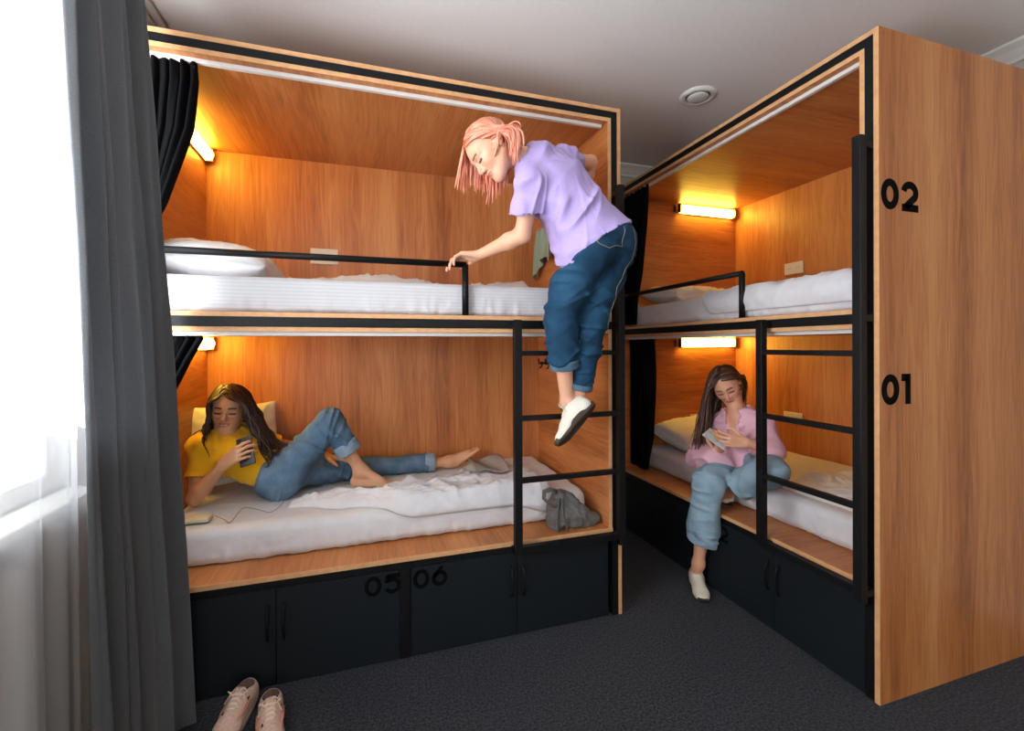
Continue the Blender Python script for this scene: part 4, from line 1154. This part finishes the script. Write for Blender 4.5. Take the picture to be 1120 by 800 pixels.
# ---- woman reclining on the lower left berth, knee raised, phone in hand
def reclining():
    t = empty('person', loc=(-.39, 2.48, .58)); inv = t.matrix_world.inverted()
    tag(t, 'reclining person in yellow t-shirt and blue jeans, one knee raised, looking at a phone', 'person')
    W = lambda o: (setattr(o, 'matrix_parent_inverse', inv), o)[1]
    J = dict(pelvis=V3(-.385, 2.475, .685), waist=V3(-.475, 2.49, .720), chest=V3(-.590, 2.525, .790), neck=V3(-.655, 2.555, .888))
    shR, shL = V3(-.728, 2.44, .842), V3(-.555, 2.665, .815)
    J['sh'] = (shR, shL); J['sc'] = unit(shL - shR); J['sp'] = unit((.15, .9, .0))
    ax = unit(J['neck'] - J['waist']); J['fr'] = unit(np.cross(J['sc'], ax))     # side x axis
    if J['fr'][2] < 0: J['fr'] = -J['fr']
    hR, hL = V3(-.385, 2.395, .668), V3(-.345, 2.555, .668)
    kR, aR = V3(-.172, 2.43, .935), V3(-.030, 2.45, .668)
    kL, aL = V3(.035, 2.655, .632), V3(.462, 2.665, .622)
    elR, wrR = V3(-.738, 2.385, .622), V3(-.605, 2.300, .785)
    elL, wrL = V3(-.385, 2.745, .750), V3(-.205, 2.600, .722)
    hc = V3(-.634, 2.505, 1.005); Rh = basis((.05, -.97, -.12), (.10, -.10, .98)); s = .98
    hp, carve, hp2 = head_prims(hc, Rh, s)
    neckp = [rc(hc + Rh @ V3(0, -.02, -.05), J['neck'], .047, .050, .02)]
    R_, F_, U_ = V3(.952, -.306, 0), V3(.306, .952, 0), V3(0, 0, 1)
    h1, tips, _ = hand_prims(wrR, .80 * R_ + .55 * U_ - .05 * F_, F_ * .9 - .3 * U_, U_, ((.35, .6, .4), (.4, .65, .45), (.45, .7, .5), (.5, .75, .5)), (.9, .35))
    h2, tips2, _ = hand_prims(wrL, (.92, -.28, -.20), (.1, -.3, -.95), (.2, -.9, .1), ((.15, .25, .2),) * 4, (.3, .3))
    body = [dict(p=hp + neckp, sub=carve), dict(p=hp2, k=.003), dict(p=torso_prims(J), k=.03),
            dict(p=arm_prims(shR, elR, wrR, .93) + h1, k=.004), dict(p=arm_prims(shL, elL, wrL, .93) + h2, k=.004),
            dict(p=leg_prims(hR, kR, aR, .87) + foot_prims(aR, (-.068, 2.462, .606), (.158, 2.372, .602), (0, 0, 1), (.1, 1, 0)), k=.03),
            dict(p=leg_prims(hL, kL, aL, .80) + foot_prims(aL, (.492, 2.668, .600), (.632, 2.655, .690), (-.6, 0, .75), (0, -1, 0)), k=.03)]
    W(body_object(t, body, (), srgb(212, 158, 122), hc, Rh, s, srgb(186, 92, 80), (.035, .018, .010), smile=True))
    # t-shirt
    e = .013
    sl = elR - shR; sL = elL - shL
    M['yellow'] = cloth_mat('yellow_jersey', (232, 176, 20), (240, 186, 34), 200)
    tor = torso_prims(J, e)
    wdir = unit(J['waist'] - J['chest'])
    hem = pl(J['waist'] + V3(.075, 0, -.01), unit((.86, -.35, -.38)))
    g = [dict(p=tor, cut=[hem]), dict(p=[rc(shR + (0, 0, .0), shR + sl * .62, .050, .054, .03)], cut=[pl(shR + sl * .60, sl)], k=.03),
         dict(p=[rc(shL, shL + sL * .7, .055, .056, .03)], cut=[pl(shL + sL * .6, sL)], k=.03)]
    nk = J['neck'] + (hc - J['neck']) * .30
    subs = [rc(nk - (0, 0, .012), nk + (.01, -.02, .14), .068, .09, .006), rc(shR + sl * .57, shR + sl * .8, .044, .048, .003)]
    W(garment('t_shirt', t, g, M['yellow'], subs, wr=[dict(axis=(.7, -.2, .3), amp=.014, across=15, along=4.5, seed=2, amp2=.006), dict(axis=(.3, 0, .9), amp=.006, across=22, along=6, seed=5)]))
    # jeans
    M['denim1'] = denim('mid_blue_denim', (88, 114, 138), (124, 148, 168), (62, 86, 110)); M['cuff'] = denim('denim_inside', (136, 156, 174), (156, 174, 190), (120, 140, 160))
    wb = pl(J['waist'] + V3(.030, 0, .0), unit((-.86, .25, .40)))
    dR, dL = aR - kR, aL - kL
    g = [dict(p=[ec(J['pelvis'], J['waist'] + (.01, 0, 0), J['sp'], (.148, .108), (.124, .094), .04), rc(hR, kR, .090, .061, .05), rc(hL, kL, .082, .057, .05), rc((-.42, 2.42, .665), (-.40, 2.54, .665), .085, .085, .05)], cut=[wb]),
         dict(p=[rc(kR, kR + dR * .48, .061, .057, .02)], cut=[pl(kR + dR * .46, dR)], k=.02),
         dict(p=[rc(kL, kL + dL * .72, .057, .053, .02)], cut=[pl(kL + dL * .70, dL)], k=.02)]
    body_wr = [dict(axis=(.5, .1, .8), amp=.008, across=17, along=5, seed=9, amp2=.004), dict(axis=(.9, 0, -.3), amp=.006, across=20, along=5, seed=4)]
    W(garment('jeans', t, g, M['denim1'], (), wr=body_wr))
    for k_, d_, f0, f1 in ((kR, dR, .43, .62), (kL, dL, .66, .80)):
        rr_ = 1 if k_ is kR else .90
        a, b = k_ + d_ * f0, k_ + d_ * f1
        W(garment('jeans_cuff', t, [dict(p=[rc(a - d_ * .1, b + d_ * .2, .062 * rr_, .060 * rr_, 0)], cut=[pl(b, d_), pl(a, -d_)])], M['cuff'], [rc(b - d_ * .06, b + d_ * .2, .052 * rr_, .052 * rr_, .002)], cell=.0035, wr=[dict(axis=d_, amp=.002, across=30, along=20)]))
    # seams and waistband button
    # glasses
    G = lambda *p: hc + Rh @ (V3(*p) * s)
    gl = MB()
    for sx in (-1, 1):
        ring = [G(sx * (.032 + .023 * math.cos(a)), .094 - .010 * abs(.032 + .023 * math.cos(a)) / .05, -.004 + .020 * math.sin(a)) for a in [2 * PI * i / 28 for i in range(29)]]
        gl.tube(ring, .0013, 6); gl.tube([G(sx * .055, .083, .0), G(sx * .072, .04, .004), G(sx * .076, -.01, .006)], .0012, 6)
    gl.tube([G(-.009, .094, .0), G(0, .099, .002), G(.009, .094, .0)], .0013, 6)
    W(gl.build('eyeglasses', mat('thin_gold_wire', srgb(170, 130, 90), .3, .8), t))
    # hair: long, dark, wavy, over the left shoulder
    bodyc = torso_prims(J, .020) + [rc(shR, elR, .055, .045, 0), rc(shL, elL, .055, .045, 0), rc(hR, kR, .105, .07, 0), rc(hL, kL, .10, .07, 0), ('pl', V3(0, 0, .585), V3(0, 0, 1), 0, 0, 0), ('pl', V3(-.815, 0, 0), V3(1., 0, 0), 0, 0, 0)]
    W(hair_object(t, hc, Rh, s, srgb(34, 20, 15), srgb(74, 42, 28), 420, lambda p, r: (.34 + .09 * r.rand()) if p[0] < .012 else (.18 + .08 * r.rand()), part_x=.012, gravity=(.40, -.10, -1), body=bodyc, stiff=.45, seed=3, back_bias=.12, wave=.009, clump=.0052, vol=.010, cap_r=.008, hairline=.052))
    # phone in the right hand (held: a thing of its own)
    palm = (tips[1] + wrR) / 2
    nn = unit(F_ * .9 - .3 * U_); dd = unit(.80 * R_ + .55 * U_); upv = np.cross(dd, nn); upv = upv if upv[2] > 0 else -upv
    c = wrR + dd * .105 + nn * .028 + upv * .004
    ph_up = unit(upv * .96 + dd * .25); ph_x = unit(np.cross(ph_up, nn))
    Mp = Matrix(((ph_x[0], ph_up[0], nn[0], c[0]), (ph_x[1], ph_up[1], nn[1], c[1]), (ph_x[2], ph_up[2], nn[2], c[2]), (0, 0, 0, 1)))
    p = empty('phone', mat=Mp); tag(p, 'dark grey phone held up by the reclining woman', 'phone')
    MB().box(-.034, .034, -.068, .062, -.004, .004, .0035).build('phone_case', mat('phone_grey', srgb(62, 64, 66), .3, .3), p)
    MB().box(-.032, .032, -.064, .058, .0038, .0046).build('phone_screen', mat('phone_glass', srgb(20, 22, 26), .08), p)
    MB().cyl((-.018 if ph_x @ R_ > 0 else .018, .052, -.0045), (0, 0, 1), .007, .0022, 16).build('camera_lens', M['hole'], p)
reclining()
cable('charging_cable', [(-.610, 2.205, .592), (-.565, 2.165, .584), (-.535, 2.13, .583), (-.528, 2.30, .582), (-.47, 2.27, .582), (-.405, 2.205, .583), (-.372, 2.25, .590), (-.362, 2.30, .600)], 'thin beige cable looping over the sheet from the power bank')
R_, F_, U_ = V3(.952, -.306, 0), V3(.306, .952, 0), V3(0, 0, 1)
def frame_from(origin, x, z):
    x = unit(x); z = V3(z) - x * (V3(z) @ x); z = unit(z); y = np.cross(z, x)
    return Matrix(((x[0], y[0], z[0], origin[0]), (x[1], y[1], z[1], origin[1]), (x[2], y[2], z[2], origin[2]), (0, 0, 0, 1)))
# ---- woman climbing down the ladder of the left bunk
def climber():
    t = empty('person', loc=(.93, 1.80, 1.0)); inv = t.matrix_world.inverted()
    tag(t, 'climbing person with pink bob, lilac t-shirt and dark jeans, one white shoe off the rung', 'person')
    W = lambda o: (setattr(o, 'matrix_parent_inverse', inv), o)[1]
    J = dict(pelvis=V3(.905, 1.672, 1.735), waist=V3(.850, 1.690, 1.835), chest=V3(.752, 1.728, 1.968), neck=V3(.640, 1.742, 2.058))
    shL, shR = V3(.622, 1.668, 1.945), V3(.815, 1.800, 2.105)
    J['sh'] = (shL, shR); J['sc'] = unit(shL - shR); J['sp'] = unit((.82, .30, .20))
    fr = np.cross(J['sc'], unit(J['neck'] - J['waist'])); J['fr'] = fr if fr @ V3(-.5, .3, -.6) > 0 else -fr
    hL, hR = V3(.838, 1.655, 1.690), V3(.985, 1.700, 1.715)
    kL, aL = V3(.782, 1.765, 1.430), V3(.842, 1.775, 1.085)
    kR, aR = V3(.940, 1.775, 1.405), V3(.950, 1.838, 1.082)
    elL, wrL = V3(.603, 1.735, 1.752), V3(.462, 1.893, 1.694)
    elR, wrR = V3(1.012, 1.930, 2.170), V3(1.030, 2.070, 2.030)
    hc = V3(.476, 1.738, 2.078); Rh = basis(-.58 * R_ - .72 * U_ - .20 * F_, -.76 * R_ + .62 * U_ - .06 * F_); s = 1.0
    hp, carve, hp2 = head_prims(hc, Rh, s)
    neckp = [rc(hc + Rh @ V3(0, -.025, -.045), J['neck'], .046, .050, .02)]
    h1, tips, _ = hand_prims(wrL, (-.95, .42, -.03), (-.1, -.10, -1), (0, 1, 0), ((.25, .45, .3), (.40, .55, .3), (.5, .65, .35), (.55, .7, .4)), (.3, .5), spread=.2)
    h2, t2, _ = hand_prims(wrR, (.50, .60, -.60), (.9, -.2, .1), (0, -.4, .8), ((.2, .2, .2),) * 4, (.5, .5))
    fxL = unit((-.204, -.051, -.172)); zz = unit(-.58 * R_ + .58 * U_ + .55 * F_); z_ = unit(zz - fxL * (zz @ fxL))
    shL_f = frame_from(V3(.838, 1.762, .978) - z_ * .030, fxL, z_); shR_f = frame_from((.905, 1.905, .9985), (.06, 1, 0), (0, 0, 1))
    fL_ = lambda *p: V3(*(shL_f @ Vector(p))); fR_ = lambda *p: V3(*(shR_f @ Vector(p)))
    aL, aR = fL_(-.066, 0, .112), fR_(-.070, 0, .100)
    body = [dict(p=hp + neckp, sub=carve), dict(p=hp2, k=.003), dict(p=torso_prims(J, 0, .97), k=.03),
            dict(p=arm_prims(shL, elL, wrL, .95) + h1, k=.004), dict(p=arm_prims(shR, elR, wrR, .95) + h2, k=.004),
            dict(p=leg_prims(hL, kL, aL, .88) + [rc(aL, fL_(-.062, 0, .050), .030, .026, .02), rc(fL_(-.062, 0, .045), fL_(.06, 0, .030), .026, .018, .02)], k=.03),
            dict(p=leg_prims(hR, kR, aR, .88) + [rc(aR, fR_(-.062, 0, .050), .030, .026, .02), rc(fR_(-.062, 0, .045), fR_(.06, 0, .030), .026, .018, .02)], k=.03)]
    W(body_object(t, body, (), srgb(226, 170, 140), hc, Rh, s, srgb(196, 92, 88), (.16, .075, .04)))
    M['lilac'] = cloth_mat('lilac_cotton', (172, 152, 206), (180, 161, 213), 200)
    sL, sR = elL - shL, elR - shR
    dn = unit(.58 * R_ - .80 * U_ - .05 * F_)
    hem = pl((.893, 1.60, 1.712), dn)
    fr_ = J['fr']
    tor = torso_prims(J, .020, .97, False) + [ec(V3(J['waist']) + fr_ * .01, V3(J['pelvis']) + fr_ * .010, J['sp'], (.135, .112), (.184, .162), .05), rc(V3(J['chest']) + fr_ * .04, V3(J['waist']) + fr_ * .075 + V3(-.03, 0, -.03), .085, .075, .06)]
    g = [dict(p=tor, cut=[hem]), dict(p=[rc(shL, shL + sL * .8, .062, .074, .03)], cut=[pl(shL + sL * .60, unit(sL + V3(.05, 0, .0)))], k=.03),
         dict(p=[rc(shR, shR + sR * .5, .058, .056, .03)], cut=[pl(shR + sR * .34, sR)], k=.03)]
    nk = J['neck'] + (hc - J['neck']) * .26
    subs = [rc(nk, nk + unit(hc - J['neck']) * .15, .058, .09, .006), rc(shL + sL * .50, shL + sL * .9, .056, .068, .004)]
    ft = lambda V: 1.0
    W(garment('t_shirt', t, g, M['lilac'], subs, wr=[dict(axis=(.80, 0, -.5), amp=.015, across=13, along=3.2, seed=3, amp2=.006), dict(axis=(.95, .1, .1), amp=.006, across=19, along=4, seed=6)]))
    # jeans with turned-up cuffs
    M['denim2'] = denim('deep_blue_denim', (30, 64, 90), (46, 86, 114), (20, 46, 68)); M['cuff2'] = denim('turned_denim', (78, 106, 128), (94, 122, 144), (64, 90, 112))
    wb = pl(V3(.893, 1.60, 1.712) - dn * .014, -dn)
    dL, dR = aL - kL, aR - kR
    g = [dict(p=[ec(J['pelvis'], J['waist'], J['sp'], (.142, .112), (.118, .088), .04), rc(hL, kL, .098, .070, .05), rc(hR, kR, .100, .068, .05),
                 sp(V3(J['pelvis']) - fr_ * .045 + V3(.055, .015, -.02), .095, .05), sp(V3(J['pelvis']) - fr_ * .045 + V3(-.055, -.02, -.03), .095, .05)], cut=[wb]),
         dict(p=[rc(kL, kL + dL * .82, .070, .062, .02)], cut=[pl(kL + dL * .52, dL)], k=.02),
         dict(p=[rc(kR, kR + dR * 1.1, .068, .056, .02)], cut=[pl(kR + dR * .88, dR)], k=.02)]
    W(garment('jeans', t, g, M['denim2'], (), wr=[dict(axis=(.35, .1, 1), amp=.011, across=14, along=4, seed=11, amp2=.005), dict(axis=(-.5, 0, .8), amp=.006, across=20, along=5, seed=14)]))
    for k_, d_, f0, f1, r in ((kL, dL, .50, .60, .066), (kR, dR, .87, .95, .060)):
        a, b = k_ + d_ * f0, k_ + d_ * f1
        W(garment('jeans_cuff', t, [dict(p=[rc(a - d_ * .1, b + d_ * .2, r, r, 0)], cut=[pl(b, d_), pl(a, -d_)])], M['cuff2'], [rc(b - d_ * .08, b + d_ * .2, r - .009, r - .008, .002)], cell=.0035, wr=[dict(axis=d_, amp=.002, across=30, along=20)]))
    st = mat('jeans_stitching', srgb(128, 120, 104), .8)
    jn = [o for o in t.children if o.name.startswith('jeans') and 'cuff' not in o.name][0]
    for pts in ([(.832, 1.527, 1.744), (.825, 1.510, 1.690), (.890, 1.508, 1.663), (.955, 1.525, 1.690), (.948, 1.532, 1.764)], [(1.012, 1.572, 1.780), (1.031, 1.586, 1.643), (1.016, 1.634, 1.512), (.995, 1.712, 1.370)]):
        W(stitch(jn, pts, st, t))
    # shoes
    M['wshoe'] = noisy('white_canvas', srgb(228, 222, 208), srgb(236, 231, 218), 160, .8, .2, .001); M['wsole'] = mat('brown_rubber_sole', srgb(70, 56, 46), .8); M['wlace'] = mat('ivory_lace', srgb(226, 212, 186), .8)
    shoe_parts_w(t, W, shL_f, .258)
    shoe_parts_w(t, W, shR_f, .245)
    # hair bob, tucked behind the near ear
    bodyc = [rc(J['neck'], hc + Rh @ V3(0, -.025, -.045), .052, .050, 0)] + torso_prims(J, .02, .97, False)
    W(hair_object(t, hc, Rh, s, srgb(206, 112, 84), srgb(240, 172, 144), 600, lambda p, r: (.150 + .012 * r.rand() + .3 * max(0, p[2] - .05)) if p[0] > .0 else .175 + .025 * r.rand(), part_x=.004, gravity=(-.10, .02, -1), body=bodyc, stiff=.62, seed=5, back_bias=.30, clump=.0056, tuck=lambda p: p[0] < .004, vol=.008, cap_r=.007, hairline=.050))
def shoe_parts_w(t, W, fr, Lh, up=None, sole=None, lace=None, lacing=True):
    before = set(t.children)
    shoe_parts(t, Lh, up or M['wshoe'], sole or M['wsole'], lace or M['wlace'], frame=fr, lacing=lacing)
    for o in t.children:
        if o not in before: W(o)
climber()
# ---- woman sitting on the edge of the lower right berth with a white phone
def seated():
    t = empty('person', loc=(2.0, 2.02, .58)); inv = t.matrix_world.inverted()
    tag(t, 'seated person in pink shirt, pale wide jeans and cream clogs, holding a white phone', 'person')
    W = lambda o: (setattr(o, 'matrix_parent_inverse', inv), o)[1]
    J = dict(pelvis=V3(2.025, 2.015, .672), waist=V3(2.03, 2.015, .735), chest=V3(1.985, 2.005, .825), neck=V3(1.945, 1.990, .922))
    shR, shL = V3(1.935, 2.130, .842), V3(1.985, 1.862, .880)
    J['sh'] = (shR, shL); J['sc'] = unit(shL - shR); J['sp'] = unit((.15, -1, .05)); 
    fr = np.cross(J['sc'], unit(J['neck'] - J['waist'])); J['fr'] = fr if fr @ V3(-1, -.4, 0) > 0 else -fr
    hR, hL = V3(2.0, 2.095, .660), V3(2.01, 1.925, .665)
    kR, aR = V3(1.690, 1.935, .580), V3(1.700, 2.020, .125)
    kL, aL = V3(1.822, 1.672, .705), V3(1.845, 1.945, .535)
    elR, wrR = V3(1.885, 2.200, .675), V3(1.808, 1.992, .712)
    elL, wrL = V3(1.935, 1.755, .775), V3(1.810, 1.800, .812)
    hc = V3(1.922, 2.050, 1.078); Rh = basis(-.42 * R_ - .48 * U_ - .76 * F_, -.46 * R_ + .88 * U_ - .12 * F_); s = .95
    hp, carve, hp2 = head_prims(hc, Rh, s)
    h1, tips, _ = hand_prims(wrR, .10 * R_ + .92 * U_ - .1 * F_, F_ * .85 + .1 * U_ - .3 * R_, -R_, ((.5, .8, .5), (.55, .85, .5), (.6, .9, .5), (.65, .9, .5)), (.5, .5), sc=.88)
    h2, tips2, _ = hand_prims(wrL, -.95 * R_ + .12 * U_ + .15 * F_, F_ * .95 + .1 * U_, U_, ((.3, .5, .3), (.35, .5, .3), (.45, .55, .35), (.5, .6, .4)), (.4, .4), sc=.88, spread=.16)
    body = [dict(p=hp + [rc(hc + Rh @ V3(0, -.02, -.045), J['neck'], .041, .043, .02)], sub=carve), dict(p=hp2, k=.003), dict(p=torso_prims(J, 0, .86), k=.03),
            dict(p=arm_prims(shR, elR, wrR, .88) + h1, k=.004), dict(p=arm_prims(shL, elL, wrL, .88) + h2, k=.004),
            dict(p=leg_prims(hR, kR, aR, .88) + [rc(aR, (1.71, 2.055, .05), .030, .027, .03), rc((1.705, 2.05, .05), (1.655, 1.955, .04), .03, .024, .03)], k=.03),
            dict(p=leg_prims(hL, kL, aL, .88) + [rc(aL, (1.85, 1.985, .485), .029, .027, .03), rc((1.85, 1.98, .485), (1.83, 2.09, .475), .028, .022, .03)], k=.03)]
    W(body_object(t, body, (), srgb(222, 164, 132), hc, Rh, s, srgb(190, 88, 82), (.06, .032, .02), nails=srgb(228, 196, 60), tips=tips2[:4]))
    M['pink'] = cloth_mat('pink_cotton', (232, 176, 190), (238, 187, 200), 200)
    sR, fR = elR - shR, wrR - elR; sL, fL = elL - shL, wrL - elL; f = J['fr']
    tor = torso_prims(J, .026, .86, True) + [ec(V3(J['waist']) + f * .01, V3(J['pelvis']) + f * .02 + V3(0, 0, -.02), J['sp'], (.125, .105), (.155, .135), .05),
             el(V3(1.86, 2.10, .655), (.14, .11, .098), None, .05), el(V3(1.82, 2.02, .670), (.11, .08, .090), None, .05)]
    g = [dict(p=tor, cut=[pl((1.9, 2.0, .600), (-.1, 0, -1)), pl((1.745, 2.02, .64), (-.8, -.1, -.5))]),
         dict(p=[rc(shR, elR, .058, .062, .04), rc(elR, elR + fR * .80, .060, .048, .03)], cut=[pl(elR + fR * .78, fR)], k=.03),
         dict(p=[rc(shL, elL, .054, .058, .04), rc(elL, elL + fL * .78, .056, .048, .03)], cut=[pl(elL + fL * .74, fL)], k=.03)]
    nk = V3(J['neck'])
    subs = [rc(nk + (0, 0, .008), nk + unit(hc - nk) * .14, .050, .085, .005), rc(nk + f * .06 + (0, 0, .03), V3(J['chest']) + f * .125 + (0, -.0, .0), .040, .006, .004),
            rc(elR + fR * .70, elR + fR * .95, .040, .046, .003), rc(elL + fL * .66, elL + fL * .95, .042, .048, .003)]
    W(garment('shirt', t, g, M['pink'], subs, wr=[dict(axis=(.2, 1, .3), amp=.014, across=15, along=4, seed=3, amp2=.006), dict(axis=(.3, .2, 1), amp=.006, across=22, along=5, seed=8)], cell=.0036))
    # collar and placket
    cm = MB(); up = unit(hc - nk); sd = unit(J['sc'])
    for g_ in (-1, 1):
        cm.tube([nk - f * .052 + up * .022, nk + sd * g_ * .050 - f * .01 + up * .020, nk + sd * g_ * .052 + f * .035 + up * .0, nk + sd * g_ * .040 + f * .080 - up * .045], [.016, .018, .020, .012], 10, flat=.28)
    W(cm.build('collar', M['pink'], t))
    # wide pale jeans
    M['denim3'] = denim('pale_blue_denim', (140, 164, 178), (166, 188, 199), (112, 138, 156))
    dR, dL = aR - kR, aL - kL
    g = [dict(p=[ec(J['pelvis'], J['waist'], J['sp'], (.135, .105), (.11, .09), .04), rc(hR, kR, .086, .080, .05), rc(hL, kL, .084, .078, .05)], cut=[pl((2, 2, .735), (0, 0, 1))]),
         dict(p=[rc(kR, kR + dR * .5, .080, .078, .02), rc(kR + dR * .4, kR + dR * .95, .076, .080, .03)], cut=[pl(kR + dR * .70, (-.05, .28, -1))], k=.02),
         dict(p=[rc(kL, kL + dL * .9, .078, .074, .02)], cut=[pl(kL + dL * .70, dL)], k=.02)]
    W(garment('jeans', t, g, M['denim3'], [rc(kR + dR * .62, kR + dR * 1.0, .066, .074, .004), rc(kL + dL * .6, kL + dL * 1.1, .062, .068, .004)], wr=[dict(axis=(.2, .9, .2), amp=.009, across=13, along=3.5, seed=21, amp2=.005), dict(axis=(.2, .1, 1), amp=.006, across=18, along=5, seed=24)]))
    M['clog'] = noisy('cream_leather', srgb(214, 204, 182), srgb(222, 213, 194), 90, .5, .08, .001); M['clog_s'] = mat('dark_clog_sole', srgb(34, 30, 28), .8)
    shoe_parts_w(t, W, frame_from((1.662, 1.972, .001), (-.50, -.87, 0), (0, 0, 1)), .238, M['clog'], M['clog_s'], None, False)
    shoe_parts_w(t, W, frame_from((1.838, 2.05, .4465), (-.18, 1, 0), (0, 0, 1)), .225, M['clog'], M['clog_s'], None, False)
    bodyc = torso_prims(J, .03, .86) + [rc(shR, elR, .066, .066, 0), rc(shL, elL, .066, .066, 0)]
    W(hair_object(t, hc, Rh, s, srgb(52, 32, 22), srgb(112, 74, 50), 400, lambda p, r: (.40 + .06 * r.rand()) if p[0] > -.01 else .25 + .04 * r.rand(), part_x=-.004, gravity=(-.10, .06, -1), body=bodyc, stiff=.5, seed=9, back_bias=.22, wave=.002, clump=.0044, tuck=lambda p: p[0] < -.004, vol=.008, cap_r=.007, hairline=.050))
    Mp = frame_from((1.795, 1.990, .800), F_ * .70 - R_ * .55 + U_ * .45, U_ * .8 - F_ * .5 - R_ * .3)
    p = empty('phone', mat=Mp); tag(p, 'white phone in the hands of the seated woman in pink', 'phone')
    MB().box(-.066, .066, -.033, .033, -.004, .004, .0035).build('phone_case', mat('phone_white', srgb(206, 212, 210), .35), p)
    MB().box(-.062, .062, -.030, .030, .0036, .0046).build('phone_screen', mat('pale_screen', srgb(190, 200, 200), .2), p)
    MB().cyl((-.045, .012, -.0045), (0, 0, 1), .006, .002, 16).build('camera_lens', M['hole'], p)
    # small ring earring
    W(MB().tube([hc + Rh @ (V3(-.078, -.004 + .008 * math.cos(a), -.040 + .009 * math.sin(a)) * s) for a in [2 * PI * i / 16 for i in range(17)]], .0014, 6).build('earring', mat('gold', srgb(200, 160, 80), .25, 1), t))
seated()
# ------------------------------------------------------------------ light
def area(name, loc, rot, sx, sy, power, col):
    l = bpy.data.lights.new(name, 'AREA'); l.shape = 'RECTANGLE'; l.size = sx; l.size_y = sy; l.energy = power; l.color = col
    o = bpy.data.objects.new(name, l); COL.objects.link(o); o.location = loc; o.rotation_euler = rot
    return o
# left window daylight, plus frontal fill through two windows added behind the camera
area('window_daylight', (X0 - .26, 1.0, 1.65), (0, -PI / 2 - .6, 0), 1.5, 1.5, DAY_FILL[0], (.90, .95, 1))
area('window_daylight', (X0 - .26, -1.42, 1.65), (0, -PI / 2 - .35, 0), 1.5, 1.7, DAY_FILL[1], (.93, .96, 1))
area('window_daylight', (.55, Y0 - .26, 1.65), (PI / 2, 0, 0), 2.2, 1.5, DAY_FILL[2], (1, .93, .85))
sun = bpy.data.lights.new('sun', 'SUN'); sun.energy = SUN; sun.angle = .01; sun.color = (1, .96, .9)
so = bpy.data.objects.new('sun', sun); COL.objects.link(so)
so.rotation_euler = Vector(SUND).to_track_quat('-Z', 'Y').to_euler()
w = bpy.data.worlds.new('world'); SC.world = w; w.use_nodes = True
bg = w.node_tree.nodes['Background']; bg.inputs[0].default_value = (.86, .93, 1, 1); bg.inputs[1].default_value = WORLD
SC.view_settings.view_transform = 'Standard'; SC.view_settings.look = 'None'; SC.view_settings.gamma = 1
SC.view_settings.use_curve_mapping = False; SC.view_settings.exposure = EXPO
SC.cycles.use_denoising = True
SC.cycles.max_bounces = 8; SC.cycles.diffuse_bounces = 4; SC.cycles.transparent_max_bounces = 12
SC.cycles.sample_clamp_indirect = 4
